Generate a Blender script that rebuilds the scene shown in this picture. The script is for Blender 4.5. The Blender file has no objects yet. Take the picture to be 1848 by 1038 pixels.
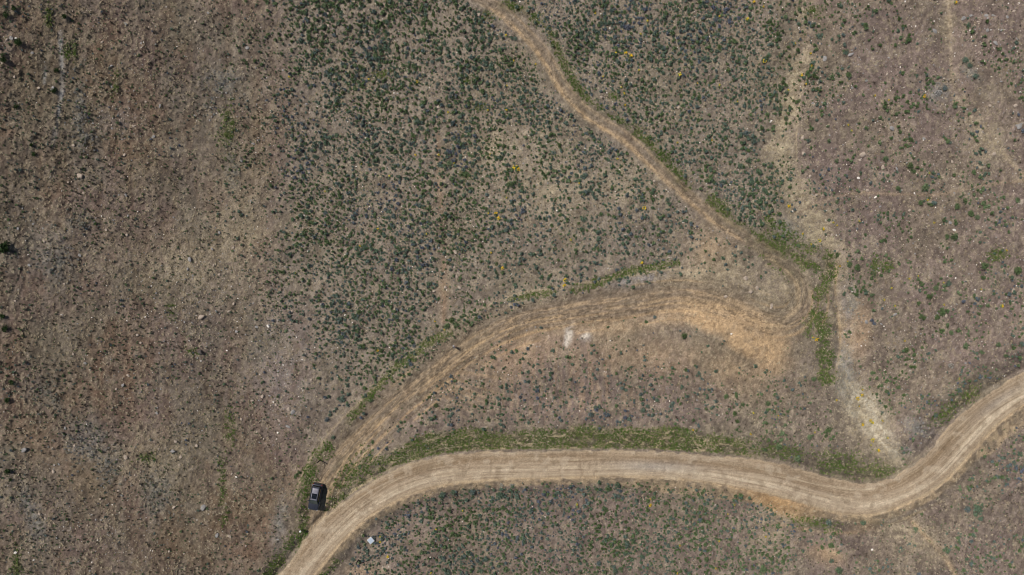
import bpy, bmesh, math, random
import numpy as np
from mathutils import Vector, Matrix

# ------------------------------------------------------------------ camera, sky, sun
sc = bpy.context.scene
COL = sc.collection
H = 118.0                 # height of the drone above the middle of the slope
S = 0.096                 # metres on the reference plane per photo pixel
CX, CY = 924.0, 519.0
R = math.radians

cam_data = bpy.data.cameras.new('camera')
cam = bpy.data.objects.new('camera', cam_data)
COL.objects.link(cam)
cam.location = (0, 0, H)
cam.rotation_euler = (0, 0, 0)
cam_data.sensor_width = 36.0
cam_data.lens = 36.0 * H / (1848 * S)
cam_data.clip_start = 0.5
cam_data.clip_end = 3000
sc.camera = cam

SUN_EL = R(55)
SHADOW = Vector((1.0, -0.62, 0)).normalized()
world = bpy.data.worlds.new('World')
sc.world = world
world.use_nodes = True
wn = world.node_tree
sky = wn.nodes.new('ShaderNodeTexSky')
sky.sky_type = 'NISHITA'
sky.sun_disc = False
sky.sun_elevation = SUN_EL
sky.sun_rotation = math.atan2(-SHADOW.x, -SHADOW.y)
sky.altitude = 600
wn.nodes['Background'].inputs['Strength'].default_value = 0.052
wn.links.new(sky.outputs[0], wn.nodes['Background'].inputs['Color'])

sun_data = bpy.data.lights.new('sun', 'SUN')
sun_data.energy = 4.2
sun_data.angle = R(0.53)
sun_data.color = (1.0, 0.955, 0.90)
sun = bpy.data.objects.new('sun', sun_data)
COL.objects.link(sun)
ray = Vector((SHADOW.x * math.cos(SUN_EL), SHADOW.y * math.cos(SUN_EL), -math.sin(SUN_EL)))
sun.rotation_euler = ray.to_track_quat('-Z', 'Y').to_euler()
sun.location = (-60, 40, 90)

sc.cycles.filter_width = 1.0
vs = sc.view_settings
vs.view_transform = 'Standard'
vs.look = 'None'
vs.gamma = 1.0
vs.exposure = -0.06
vs.use_curve_mapping = False

rng = np.random.default_rng(7)
random.seed(7)

# ------------------------------------------------------------------ small tools
def lin(c):
    c = np.asarray(c, float) / 255.0
    return np.where(c <= 0.04045, c / 12.92, ((c + 0.055) / 1.055) ** 2.4)

LIT = 1.12                       # what one unit of albedo shows as in this daylight
def alb(*c):                     # seen colour (0-255) -> base colour
    return lin(c) / LIT

def _hash(ix, iy, seed):
    h = (ix.astype(np.int64) * 374761393 + iy.astype(np.int64) * 668265263 + seed * 1442695041) & 0xffffffff
    h = ((h ^ (h >> 13)) * 1274126177) & 0xffffffff
    h = ((h ^ (h >> 16)) * 2246822519) & 0xffffffff
    return ((h ^ (h >> 15)) & 0xffffff) / float(0xffffff)

def vn(x, y, seed=0):
    x = np.asarray(x, float); y = np.asarray(y, float)
    x0 = np.floor(x); y0 = np.floor(y)
    fx = x - x0; fy = y - y0
    fx = fx * fx * fx * (fx * (fx * 6 - 15) + 10); fy = fy * fy * fy * (fy * (fy * 6 - 15) + 10)
    a = _hash(x0, y0, seed); b = _hash(x0 + 1, y0, seed)
    c = _hash(x0, y0 + 1, seed); d = _hash(x0 + 1, y0 + 1, seed)
    return (a + (b - a) * fx) * (1 - fy) + (c + (d - c) * fx) * fy

def fbm(x, y, seed=0, octaves=3, gain=0.5):
    t = 0; amp = 1; tot = 0; f = 1.0
    for o in range(octaves):
        t = t + amp * vn(x * f + 17.3 * o, y * f - 9.1 * o, seed + 31 * o); tot += amp
        amp *= gain; f *= 2.03
    return t / tot

def sst(a, b, x):
    t = np.clip((x - a) / (b - a), 0, 1)
    return t * t * (3 - 2 * t)

def catmull(pts, step=4.0):
    P = np.array(pts, float)
    P = np.vstack([2 * P[0] - P[1], P, 2 * P[-1] - P[-2]])
    out = []
    for i in range(1, len(P) - 2):
        p0, p1, p2, p3 = P[i - 1], P[i], P[i + 1], P[i + 2]
        n = max(2, int(np.linalg.norm(p2 - p1) / step))
        for t in np.arange(n) / n:
            out.append(0.5 * ((2 * p1) + (-p0 + p2) * t + (2 * p0 - 5 * p1 + 4 * p2 - p3) * t * t + (-p0 + 3 * p1 - 3 * p2 + p3) * t ** 3))
    out.append(P[-2])
    return np.array(out)

def resample(P, n):
    d = np.r_[0, np.cumsum(np.linalg.norm(np.diff(P, axis=0), axis=1))]
    t = np.linspace(0, d[-1], n)
    return np.c_[np.interp(t, d, P[:, 0]), np.interp(t, d, P[:, 1])]

# ------------------------------------------------------------------ the terrain grid (photo pixels on the reference plane)
STEP = 1.85
grow = np.cumsum(STEP * 1.14 ** np.arange(1, 44))
ax = np.arange(-30, 1878 + STEP, STEP)
ay = np.arange(-30, 1068 + STEP, STEP)
GX = np.r_[(ax[0] - grow)[::-1], ax, ax[-1] + grow]
GY = np.r_[(ay[0] - grow)[::-1], ay, ay[-1] + grow]
NX, NY = len(GX), len(GY)
PX, PY = np.meshgrid(GX, GY)
U = (PX - CX) * S
V = (CY - PY) * S

def line_field(P, reach):
    """distance (px), arclength, side (+ = to the picture's lower/right of the walk direction) to a polyline within reach"""
    D = np.full((NY, NX), 1e6); A = np.zeros((NY, NX)); SD = np.zeros((NY, NX))
    acc = 0.0
    for a, b in zip(P[:-1], P[1:]):
        L = math.hypot(*(b - a))
        if L < 1e-6: continue
        i0, i1 = np.searchsorted(GX, [min(a[0], b[0]) - reach, max(a[0], b[0]) + reach])
        j0, j1 = np.searchsorted(GY, [min(a[1], b[1]) - reach, max(a[1], b[1]) + reach])
        if i1 > i0 and j1 > j0:
            x = PX[j0:j1, i0:i1]; y = PY[j0:j1, i0:i1]
            t = np.clip(((x - a[0]) * (b[0] - a[0]) + (y - a[1]) * (b[1] - a[1])) / L ** 2, 0, 1)
            dx = x - a[0] - t * (b[0] - a[0]); dy = y - a[1] - t * (b[1] - a[1])
            d = np.hypot(dx, dy)
            s = np.sign((b[0] - a[0]) * dy - (b[1] - a[1]) * dx)
            m = d < D[j0:j1, i0:i1]
            D[j0:j1, i0:i1] = np.where(m, d, D[j0:j1, i0:i1])
            A[j0:j1, i0:i1] = np.where(m, acc + t * L, A[j0:j1, i0:i1])
            SD[j0:j1, i0:i1] = np.where(m, s, SD[j0:j1, i0:i1])
        acc += L
    return D, A, SD

def poly_mask(pts, soft=12):
    x = PX; y = PY
    ins = np.zeros((NY, NX), bool)
    n = len(pts)
    for k in range(n):
        x0, y0 = pts[k]; x1, y1 = pts[(k + 1) % n]
        if y0 == y1: continue
        c = ((y0 > y) != (y1 > y)) & (x < (x1 - x0) * (y - y0) / (y1 - y0) + x0)
        ins ^= c
    m = ins.astype(float)
    r = max(1, int(soft / STEP / 1.7))
    for _ in range(3):
        for axis in (0, 1):
            c = np.cumsum(np.concatenate([np.repeat(np.take(m, [0], axis), r + 1, axis), m, np.repeat(np.take(m, [-1], axis), r, axis)], axis), axis)
            n_ = 2 * r + 1
            m = (np.take(c, range(n_, c.shape[axis]), axis) - np.take(c, range(0, c.shape[axis] - n_), axis)) / n_
    return m

def blur_soft(m, r=14):
    for _ in range(2):
        for axis in (0, 1):
            c = np.cumsum(np.concatenate([np.repeat(np.take(m, [0], axis), r + 1, axis), m, np.repeat(np.take(m, [-1], axis), r, axis)], axis), axis)
            n_ = 2 * r + 1
            m = (np.take(c, range(n_, c.shape[axis]), axis) - np.take(c, range(0, c.shape[axis] - n_), axis)) / n_
    return m

def blob(cx, cy, rx, ry=None, ang=0, p=2.0):
    ry = ry or rx
    a = math.radians(ang); c, s = math.cos(a), math.sin(a)
    dx = PX - cx; dy = PY - cy
    x = (dx * c + dy * s) / rx; y = (-dx * s + dy * c) / ry
    return np.exp(-np.minimum((x * x + y * y) ** (p / 2), 50))

def blobs(lst):
    m = np.zeros((NY, NX))
    for b in lst:
        w = b[5] if len(b) > 5 else 1.0
        m = np.maximum(m, w * blob(b[0], b[1], b[2], b[3], b[4] if len(b) > 4 else 0))
    return m

# noise fields in metres
N02 = fbm(U / 0.45, V / 0.45, 1, 2)
N05 = fbm(U / 0.9, V / 0.9, 2, 3)
N2 = fbm(U / 2.4, V / 2.4, 3, 3)
N6 = fbm(U / 7.0, V / 7.0, 4, 3)
N20 = fbm(U / 22.0, V / 22.0, 5, 3)
N2b = fbm(U / 2.0, V / 2.0, 63, 3)
N6b = fbm(U / 6.0, V / 6.0, 14, 3)
WX = (fbm(U / 3, V / 3, 41, 3) - 0.5)          # wobble for edges
WY = (fbm(U / 3, V / 3, 42, 3) - 0.5)
PIX = rng.random((NY, NX))

# ------------------------------------------------------------------ lines read off the photograph
road_up = catmull([(440, 1130), (472, 1082), (503, 1038), (532, 1002), (560, 962), (584, 936), (627, 902), (678, 866), (728, 841), (778, 826), (829, 818), (879, 815), (940, 814), (1068, 813), (1168, 814), (1235, 817), (1302, 822), (1369, 830), (1418, 838), (1468, 853), (1519, 866), (1569, 871), (1609, 861), (1636, 846), (1676, 814), (1703, 780), (1737, 745), (1777, 713), (1814, 690), (1848, 672), (1900, 648), (1990, 610)], 3)
road_lo = catmull([(505, 1140), (540, 1082), (570, 1038), (594, 1008), (621, 977), (648, 950), (674, 930), (708, 911), (748, 893), (795, 879), (845, 872), (900, 867), (967, 866), (1068, 863), (1168, 863), (1235, 868), (1302, 877), (1368, 889), (1402, 898), (1452, 913), (1502, 927), (1546, 933), (1586, 930), (1636, 912), (1686, 888), (1730, 847), (1770, 804), (1804, 767), (1848, 734), (1905, 703), (2000, 664)], 3)
n_r = 420
ru, rl = resample(road_up, n_r), resample(road_lo, n_r)
road_c = (ru + rl) / 2
RU, RL = resample(road_up, 2400), resample(road_lo, 2400)
for _ in range(3):                      # true middle line: halfway between the nearest points of both edges
    nu = RU[np.argmin(((road_c[:, None] - RU[None]) ** 2).sum(-1), 1)]
    nl = RL[np.argmin(((road_c[:, None] - RL[None]) ** 2).sum(-1), 1)]
    road_c = (nu + nl) / 2
    for _k in range(6): road_c[1:-1] = (road_c[:-2] + 2 * road_c[1:-1] + road_c[2:]) / 4
    road_c = resample(road_c, n_r)
nu = np.sqrt(((road_c[:, None] - RU[None]) ** 2).sum(-1).min(1)); nl = np.sqrt(((road_c[:, None] - RL[None]) ** 2).sum(-1).min(1))
road_hw = (nu + nl) / 2 * 0.955
for _ in range(20):
    road_hw[1:-1] = (road_hw[:-2] + road_hw[1:-1] + road_hw[2:]) / 3
track = catmull([(800, -60), (838, -25), (872, -2), (905, 18), (945, 54), (972, 84), (992, 112), (1012, 148), (1035, 178), (1062, 204), (1100, 229), (1132, 250), (1165, 280), (1200, 314), (1232, 343), (1262, 369), (1300, 399), (1335, 421), (1372, 445), (1408, 470), (1437, 498), (1449, 527), (1446, 556), (1424, 576), (1394, 579), (1362, 570), (1330, 555), (1298, 543), (1262, 535), (1228, 531), (1190, 534), (1150, 541), (1100, 548), (1050, 555), (1000, 564), (952, 573), (905, 590), (868, 609), (832, 633), (792, 664), (750, 696), (712, 728), (676, 761), (644, 794), (618, 824), (597, 854), (583, 884), (574, 912), (569, 935), (566, 955)], 4)
foot = catmull([(1438, 386), (1460, 374), (1486, 362), (1520, 352), (1560, 348), (1610, 350), (1660, 351), (1700, 350), (1745, 341), (1790, 332), (1848, 326), (1920, 318)], 5)
gully = catmull([(1462, -60), (1452, 0), (1447, 60), (1442, 120), (1430, 170), (1418, 215), (1403, 262), (1412, 310), (1432, 350), (1455, 390), (1480, 425), (1503, 460), (1508, 510), (1512, 560), (1517, 610), (1512, 655), (1528, 700), (1552, 745), (1580, 785), (1606, 815), (1630, 842)], 5)
draw = catmull([(1706, -60), (1712, 0), (1714, 60), (1716, 120), (1722, 165), (1738, 195), (1764, 220), (1790, 248), (1815, 285), (1845, 315), (1900, 345)], 5)

rD, rA, rS = line_field(road_c, 160)
arc = np.r_[0, np.cumsum(np.linalg.norm(np.diff(road_c, axis=0), axis=1))]
rHW = np.interp(rA, arc, road_hw)
rT = rS * rD / rHW                       # -1 upper edge .. +1 lower edge
kD, kA, kS = line_field(track, 130)
fD, fA, fS = line_field(foot, 30)
gD, gA, gS = line_field(gully, 110)
dD, dA, dS = line_field(draw, 70)
# side of the track: walking from the top edge down; + = downhill/lower left first, later upper
TR_L = np.r_[0, np.cumsum(np.linalg.norm(np.diff(track, axis=0), axis=1))]
turn_arc = TR_L[np.argmin(np.linalg.norm(track - np.array([1449, 527]), axis=1))]
upper_branch = kA < turn_arc
# for both branches: kT positive on the picture's lower/left side (downhill)
kT = np.where(kD > 1e5, 1e5, np.where(upper_branch, kS * kD, -kS * kD))

# ------------------------------------------------------------------ height
def softplus(x, k):
    return k * np.logaddexp(0, x / k)
Zb = 0.085 * V
hill = 0.40 * softplus(-(U + 42 + 0.06 * V), 8.0)
Zb = Zb + 60 * (1 - np.exp(-hill / 60))
rise = 0.13 * softplus(U - 60, 4.0)
Zb = Zb + 14 * (1 - np.exp(-rise / 14))
calm = 1 - 0.65 * sst(-30, -55, U)
Zb = Zb + (2.2 * (N20 - 0.5) + 0.9 * (N6 - 0.5)) * calm
Zb = np.where(Zb < -30, -30, Zb); Zb = 45 - softplus(45 - Zb, 4.0)
# gully and the smaller draw
gw = 1 - sst(830, 850, PY)
Zb = Zb - gw * (0.9 * np.exp(-(gD / 32) ** 2) + 0.5 * np.exp(-((gD + 8 * WX) / 7) ** 2) * sst(380, 440, PY))
Zb = Zb - 0.9 * np.exp(-(dD / 24) ** 2)
# the cut above the hairpin and the sand bank below it
Zb = Zb + 1.2 * blob(1290, 590, 110, 45, 12) - 0.6 * blob(1380, 640, 60, 40)
Zb = Zb + 0.8 * blob(1100, 640, 160, 55)

def sample(F, px, py):
    px = np.asarray(px, float); py = np.asarray(py, float)
    fx = np.interp(px, GX, np.arange(NX)); fy = np.interp(py, GY, np.arange(NY))
    x0 = np.clip(fx.astype(int), 0, NX - 2); y0 = np.clip(fy.astype(int), 0, NY - 2)
    fx = fx - x0; fy = fy - y0
    return (F[y0, x0] * (1 - fx) + F[y0, x0 + 1] * fx) * (1 - fy) + (F[y0 + 1, x0] * (1 - fx) + F[y0 + 1, x0 + 1] * fx) * fy

def smooth1(a, n):
    for _ in range(n):
        a = np.r_[a[0], (a[:-2] + 2 * a[1:-1] + a[2:]) / 4, a[-1]]
    return a
zroad = smooth1(sample(Zb, road_c[:, 0], road_c[:, 1]), 120)
out = (rD - rHW) * S                           # metres outside the road's edge (negative inside)
oute = out + 0.5 * WX + 0.25 * WY + 0.22 * (N05 - 0.5) + 0.5 * (fbm(U / 1.1, V / 1.1, 270, 2) - 0.5)
near = rD < 155
up = rS < 0
bfade = 1 - sst(90, 140, rD)
bank = bfade * np.where(up, (0.35 + 0.9 * sst(640, 760, PX)) * sst(0.6, 4.4, out) * np.exp(-(np.maximum(out - 4.5, 0) / 5) ** 2) - 0.32 * np.exp(-((out - 0.75) / 0.45) ** 2),
                -0.8 * sst(0.1, 2.6, out) * np.exp(-(np.maximum(out - 3, 0) / 5) ** 2) + 0.16 * np.exp(-((out - 0.1) / 0.35) ** 2))
Z = Zb + np.where(near, bank, 0)
wr = np.where(near, 1 - sst(0.0, 3.2, out), 0)
zr = np.interp(rA, arc, zroad) + 0.05 * (1 - np.clip(rT, -1, 1) ** 2) + 0.03 * (vn(rA / 90, rT * 4, 77) - 0.5) - 0.06 * (rT)
Z = np.where(near, Z * (1 - wr) + (zr + np.where(out > 0, bank, 0)) * wr, Z)
# track: shallow bench with ruts, a low cut on the uphill side
ztr = smooth1(sample(Z, track[:, 0], track[:, 1]), 30)
km = kT * S                                    # metres, + downhill
kdm = kD * S
TW = np.where(upper_branch, 1.35, 1.9)         # half width of worn ground
wt = np.exp(-np.maximum(kdm - 0.9, 0) ** 2 / 1.2) * sst(0.5, 2.0, out)
Z = Z * (1 - wt) + (np.interp(kA, TR_L, ztr)) * wt
Z = Z + np.where(km < 0, 0.55, -0.45) * np.exp(-((kdm - 3.2) / 1.7) ** 2) * sst(3.0, 8.0, np.where(near, out, 9)) * (1 - np.exp(-((kA - turn_arc) / 95) ** 4))
rutw = 0.24
ruts = np.exp(-((np.abs(km + 0.25 * WX) - 0.78) / rutw) ** 2) * (kdm < 2.2)
Z = Z - 0.10 * ruts * sst(0.2, 1.0, out)
# micro relief
rough = sst(-0.1, 0.5, out)
Z = Z + rough * (0.24 * (N2 - 0.5) * calm + 0.22 * (N05 - 0.5) + 0.07 * (N02 - 0.5) + 0.03 * (PIX - 0.5)) + 0.012 * (PIX - 0.5)
# the hillside's shallow rills running down the slope
rill = fbm(U / 5.0 + 0.5 * WX, V / 1.1 + 0.6 * WY, 23, 3)
Z = Z + 0.12 * (rill - 0.5) * sst(-40, -60, U)
far = np.maximum(np.maximum(-30 - PX, PX - 1878), np.maximum(-30 - PY, PY - 1068))
Z = np.where(far > 600, Z + 0.0, Z)

WXc = U * (H - Z) / H
WYc = V * (H - Z) / H

def place(px, py, dz=0.0):
    z = float(sample(Z, px, py))
    k = (H - z) / H
    return Vector(((px - CX) * S * k, (CY - py) * S * k, z + dz))

def place_many(px, py):
    z = sample(Z, px, py); k = (H - z) / H
    return np.c_[(px - CX) * S * k, (CY - py) * S * k, z]

# ------------------------------------------------------------------ where what grows and which soil lies bare
left_zone = poly_mask([(-3000, -3000), (470, -3000), (480, 60), (520, 180), (500, 280), (465, 360), (485, 470), (535, 560), (575, 650), (560, 760), (545, 860), (500, 960), (470, 1038), (400, 4000), (-3000, 4000)], 26)
dense1 = poly_mask([(500, -400), (1455, -400), (1438, 60), (1425, 130), (1400, 210), (1385, 290), (1395, 370), (1350, 360), (1290, 400), (1240, 440), (1215, 475), (1100, 505), (1010, 525), (900, 550), (840, 580), (790, 615), (720, 665), (650, 745), (610, 790), (575, 760), (585, 700), (560, 640), (545, 580), (520, 520), (490, 470), (480, 400), (478, 350), (505, 260), (525, 170), (500, 90)], 16)
d_soft = blur_soft(dense1, 40)
dense1 = np.clip((d_soft - 0.08) / 0.72 + (1.5 * (fbm(U / 4, V / 4, 220, 3) - 0.5) + 1.7 * (fbm(U / 11, V / 11, 221, 2) - 0.5)) * np.clip(4 * d_soft * (1 - d_soft) * 1.2, 0, 1), 0, 1) * sst(0.03, 0.25, d_soft)
dense2 = poly_mask([(640, 990), (700, 930), (780, 888), (900, 878), (1100, 874), (1250, 884), (1340, 896), (1410, 925), (1445, 965), (1430, 1000), (1440, 1500), (560, 1500)], 12)
midz = poly_mask([(690, 770), (760, 715), (820, 660), (900, 612), (1050, 600), (1180, 640), (1330, 690), (1330, 765), (1100, 768), (900, 768), (760, 790)], 14)
midright = poly_mask([(1305, 670), (1400, 660), (1480, 690), (1505, 790), (1440, 825), (1330, 790)], 14)
rightz = poly_mask([(1455, -400), (4000, -400), (4000, 640), (1848, 660), (1760, 700), (1700, 770), (1640, 830), (1560, 700), (1520, 600), (1515, 480), (1440, 380), (1430, 220)], 18)
southright = poly_mask([(1440, 960), (1560, 945), (1650, 930), (1740, 870), (1800, 800), (1860, 760), (3500, 600), (3500, 1500), (1440, 1500)], 18)

# green grass: strips
def strip(P, w, reach=40):
    D, A, s_ = line_field(catmull(P, 5), reach)
    return np.exp(-((D + 9 * WX * w / 6) / w) ** 2) * (0.75 + 0.5 * sst(0.3, 0.65, vn(A / 11, D * 0 + 3, 9)))
verge = sst(0.25, 0.7, out) * (1 - sst(2.9 + 1.8 * (N6 - .5) * 2, 4.6 + 1.8 * (N6 - .5), out)) * up
verge = np.where(near, verge, 0) * sst(570, 620, PX) * (1 - sst(1290, 1400, PX))
verge2 = np.where(near & up, sst(0.3, 0.8, out) * (1 - sst(3.5, 6.5, out)), 0)
green = np.maximum.reduce([
    verge * (0.5 + 0.6 * sst(690, 800, PX)),
    0.8 * strip([(905, 10), (950, 22), (985, 52), (1005, 85), (1018, 118), (1035, 150)], 8),
    0.75 * strip([(1035, 150), (1062, 180), (1095, 205), (1130, 228)], 6.5),
    0.9 * strip([(1150, 240), (1178, 268), (1205, 300), (1225, 325), (1237, 340)], 9.5),
    0.9 * strip([(1285, 362), (1320, 395), (1350, 415), (1385, 440), (1430, 468)], 9),
    1.0 * strip([(1385, 395), (1400, 430), (1425, 460), (1470, 480)], 9), 0.6 * strip([(1300, 385), (1345, 425), (1400, 470), (1440, 500)], 9), 0.5 * strip([(1410, 410), (1440, 440), (1480, 455)], 9),
    1.0 * strip([(1495, 465), (1492, 510), (1480, 535)], 11),
    1.1 * strip([(1478, 572), (1488, 610), (1490, 645), (1490, 685)], 10),
    0.6 * strip([(1470, 560), (1455, 600)], 7),
    1.4 * strip([(1035, 522), (1070, 512), (1110, 499), (1150, 487), (1190, 480), (1222, 476)], 5.2),
    1.0 * strip([(920, 542), (965, 532), (1000, 528)], 4.5),
    1.4 * strip([(718, 662), (750, 638), (782, 614), (812, 598)], 6.5),
    1.1 * strip([(628, 760), (664, 718), (694, 685), (718, 662)], 5.5),
    0.9 * strip([(548, 985), (550, 930), (551, 880), (562, 845), (588, 808)], 11),
    0.6 * strip([(485, 1040), (510, 1000), (535, 965)], 9),
    0.9 * strip([(592, 885), (615, 868), (640, 848), (665, 830)], 13), 0.6 * strip([(608, 850), (625, 830), (650, 810)], 8),
    0.75 * strip([(580, 1036), (605, 1018)], 9),
    0.55 * strip([(398, 830), (402, 880), (404, 940)], 7),
    0.75 * blobs([(1515, 838, 45, 20, 5), (1575, 852, 50, 14, 0), (1415, 815, 40, 14, 12), (1600, 480, 9, 9), (1580, 478, 7, 16), (1470, 22, 14, 12), (1705, 745, 26, 10, -40), (1745, 715, 26, 10, -40), (1800, 460, 16, 12), (1470, 945, 40, 10, 12), (210, 150, 7, 18), (122, 95, 7, 14), (135, 95, 4, 16), (88, 30, 6, 20), (345, 635, 10, 7), (310, 555, 10, 14), (838, 316, 8, 9), (864, 192, 9, 6), (688, 135, 14, 8), (843, 145, 8, 6), (880, 30, 12, 9), (1108, 175, 8, 7), (30, 1020, 8, 24), (415, 770, 9, 28), (410, 240, 12, 40), (265, 825, 12, 8)]),
])
green = np.clip(green, 0, 1)
green *= sst(0.05, 0.5, out)
straw = np.maximum.reduce([
    gw * np.exp(-((gD + 26 * WX) / 21) ** 2) * (0.42 + 0.5 * sst(60, 140, PY)) * (1 - 0.35 * sst(470, 520, PY)) * (0.6 + 0.6 * sst(0.36, 0.6, fbm(U / 1.6 + WX * 3, V / 4.5, 240, 3))),
    0.45 * np.exp(-((dD + 22 * WX) / 13) ** 2) * (PY < 420) * (0.3 + 0.7 * sst(0.4, 0.6, N2b)),
    0.9 * blobs([(1410, 275, 24, 60, 0), (1440, 345, 24, 30), (1560, 745, 38, 60, -25), (1600, 810, 20, 40, -35), (1470, 400, 30, 40)]),
    0.6 * verge * sst(0.45, 0.6, fbm(U / 2.2, V / 0.7, 55, 3)),
    0.55 * blobs([(1320, 500, 60, 30, 10), (1400, 530, 60, 40), (1250, 500, 70, 22, -6), (900, 270, 60, 45), (985, 340, 90, 50), (1120, 330, 60, 40), (960, 540, 50, 14, -10), (430, 430, 60, 90), (330, 480, 90, 60), (280, 830, 60, 50), (1390, 960, 40, 50), (1640, 960, 60, 30, 30), (1780, 250, 40, 50)]),
])
straw = np.clip(straw, 0, 1)
sand = np.maximum.reduce([
    1.6 * blob(1318, 580, 100, 30, 16, 4), 1.6 * blob(1362, 612, 62, 38, 25, 4), 0.8 * blob(1390, 650, 40, 30, 10, 3), 0.7 * blob(1235, 566, 70, 22, -4, 3),
    0.45 * blob(1080, 590, 140, 26, -5, 3), 0.38 * blob(1180, 640, 150, 40, 5, 3), 0.4 * blob(960, 625, 110, 35, -20, 3),
    0.55 * blob(1330, 670, 80, 40, 20, 2), 0.65 * blob(1545, 590, 26, 55, 0, 3), 0.5 * blob(1280, 445, 40, 40, 30),
    0.6 * blob(1490, 1002, 34, 18, 15, 3), 0.5 * blob(1560, 950, 26, 10, 0), 0.45 * blob(650, 1030, 30, 10),
    0.4 * blob(800, 520, 12, 40), 0.35 * blob(793, 330, 9, 45), 0.3 * blob(115, 830, 90, 35, 35),
])
fill = np.where(near & ~up, sst(-0.15, 0.05, oute) * (1 - sst(0.9 + 1.6 * sst(1330, 1420, PX) * (1 - sst(1440, 1490, PX)) + 1.2 * sst(1090, 1180, PX) * (1 - sst(1300, 1400, PX)) + 1.5 * sst(1740, 1800, PX), 1.5 + 1.9 * sst(1330, 1420, PX) * (1 - sst(1440, 1490, PX)) + 1.2 * sst(1090, 1180, PX) * (1 - sst(1300, 1400, PX)) + 1.5 * sst(1740, 1800, PX), oute)), 0)
sand = np.clip(sand * (0.74 + 0.8 * (N2 - 0.5) + 0.6 * (N05 - 0.35)), 0, 1)
pale = np.maximum.reduce([                       # grey-white mineral crust
    1.0 * blob(1158, 506, 48, 11, -10, 3), 0.6 * blob(960, 540, 40, 7, -8), 1.0 * blob(1026, 606, 8, 20, 10, 3), 0.8 * blob(1058, 606, 10, 9, 0),
    0.35 * blob(510, 640, 55, 130, 0, 2), 0.4 * blob(1420, 415, 22, 14, 30), 0.45 * blob(1530, 560, 12, 60), 0.5 * blob(1522, 670, 14, 45),
    0.4 * blob(1660, 770, 26, 16, 20), 0.45 * blob(1640, 810, 16, 10), 0.35 * blob(110, 180, 6, 60, 8), 0.3 * blob(165, 790, 30, 30), 0.3 * blob(100, 430, 40, 30),
    0.35 * blob(1690, 165, 24, 16), 0.3 * blob(200, 215, 50, 25), 0.4 * blob(505, 940, 12, 50, 10), 0.3 * blob(60, 940, 12, 60, -20)])
pale *= 0.35 + 0.9 * sst(0.35, 0.65, fbm(U / 1.5, V / 1.5, 71, 3))
purple = np.clip(np.maximum.reduce([rightz * 0.95, southright * 0.8, 0.8 * midz, 0.7 * left_zone * sst(0.3, 0.7, N20), 0.9 * blob(480, 300, 40, 300), 0.75 * dense2]) + 0.5 * (N6 - 0.5), 0, 1)
rust = np.clip(left_zone * sst(0.42, 0.72, fbm(U / 14, V / 14, 19, 3)) * 0.9 + 0.5 * blob(50, 130, 40, 60) + 0.6 * blob(60, 760, 70, 60), 0, 1)
olive = sst(0.45, 0.7, fbm(U / 9, V / 9, 28, 3)) * 0.5 + 0.4 * blob(1480, 90, 40, 60) + 0.5 * blob(1580, 845, 90, 30) + 0.45 * blob(1750, 700, 60, 30, -35) + 0.3 * blob(1740, 470, 60, 100)

# ------------------------------------------------------------------ ground colour (soil only)
def mixc(c, col, w):
    w = np.clip(w, 0, 1)[..., None]
    return c * (1 - w) + np.asarray(col) * w
C = np.zeros((NY, NX, 3)) + alb(131, 117, 103)
C = mixc(C, alb(138, 126, 112), dense1 * (0.65 + 0.6 * (N6 - 0.5)))
C = mixc(C, alb(124, 107, 99), purple * 0.85)
C = mixc(C, alb(126, 105, 94), left_zone * 0.7)
C = mixc(C, alb(128, 104, 84), rust * 0.8)
C = mixc(C, alb(118, 110, 84), np.clip(olive, 0, 1) * 0.5)
C = mixc(C, alb(116, 114, 98), left_zone * sst(0.48, 0.66, fbm(U / 11, V / 11, 29, 4)) * 0.35)
C = mixc(C, alb(146, 133, 116), sst(0.52, 0.75, N2) * 0.4)
C = mixc(C, alb(104, 90, 82), sst(0.55, 0.8, N2b) * 0.45)
streak = fbm(U / 1.3 + WX, V / 8.0, 250, 4)
C = mixc(C, alb(112, 90, 72), left_zone * sst(0.52, 0.68, streak) * 0.3)
C = mixc(C, alb(146, 132, 116), left_zone * sst(0.48, 0.33, streak) * 0.25)
# dry-grass flecks running down the slope
fl = fbm(U / 0.55 + WX * 2, V / 0.9 + WY * 2, 61, 2)
C = mixc(C, alb(160, 145, 120), sst(0.60, 0.78, fl) * (0.35 + 0.4 * straw))
C = mixc(C, alb(92, 80, 70), sst(0.40, 0.22, fl) * 0.45)
C = mixc(C, alb(180, 164, 136), straw * (0.4 + 0.65 * sst(0.35, 0.65, fbm(U / 1.2 + WX * 3, V / 0.6, 62, 3))))
C = mixc(C, alb(194, 162, 124), sand * (0.95 - 0.35 * sst(0.5, 0.7, N05)))
C = mixc(C, alb(158, 150, 144), pale * 0.8)
C = mixc(C, alb(216, 202, 184), np.maximum(blob(1026, 606, 7, 19, 10, 3), blob(1056, 605, 8, 7)) * sst(0.42, 0.55, fbm(U / .9, V / .9, 72, 3)) * 0.9)
C = mixc(C, alb(88, 88, 58), green * (0.45 + 0.4 * sst(0.4, 0.6, N05)))
C = mixc(C, alb(186, 166, 132), verge * sst(0.56, 0.68, fbm(rA / 16 + WX * 3, out / 0.45 + WY * 3, 231, 3)) * 0.8)
fanp = poly_mask([(1515, 690), (1555, 690), (1590, 730), (1612, 790), (1634, 838), (1612, 825), (1585, 800), (1550, 770), (1525, 730)], 10)
C = mixc(C, alb(188, 176, 154), fanp * (0.35 + 0.6 * sst(0.38, 0.6, fbm(U / 1.1, V / 1.1, 261, 3))))
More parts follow.
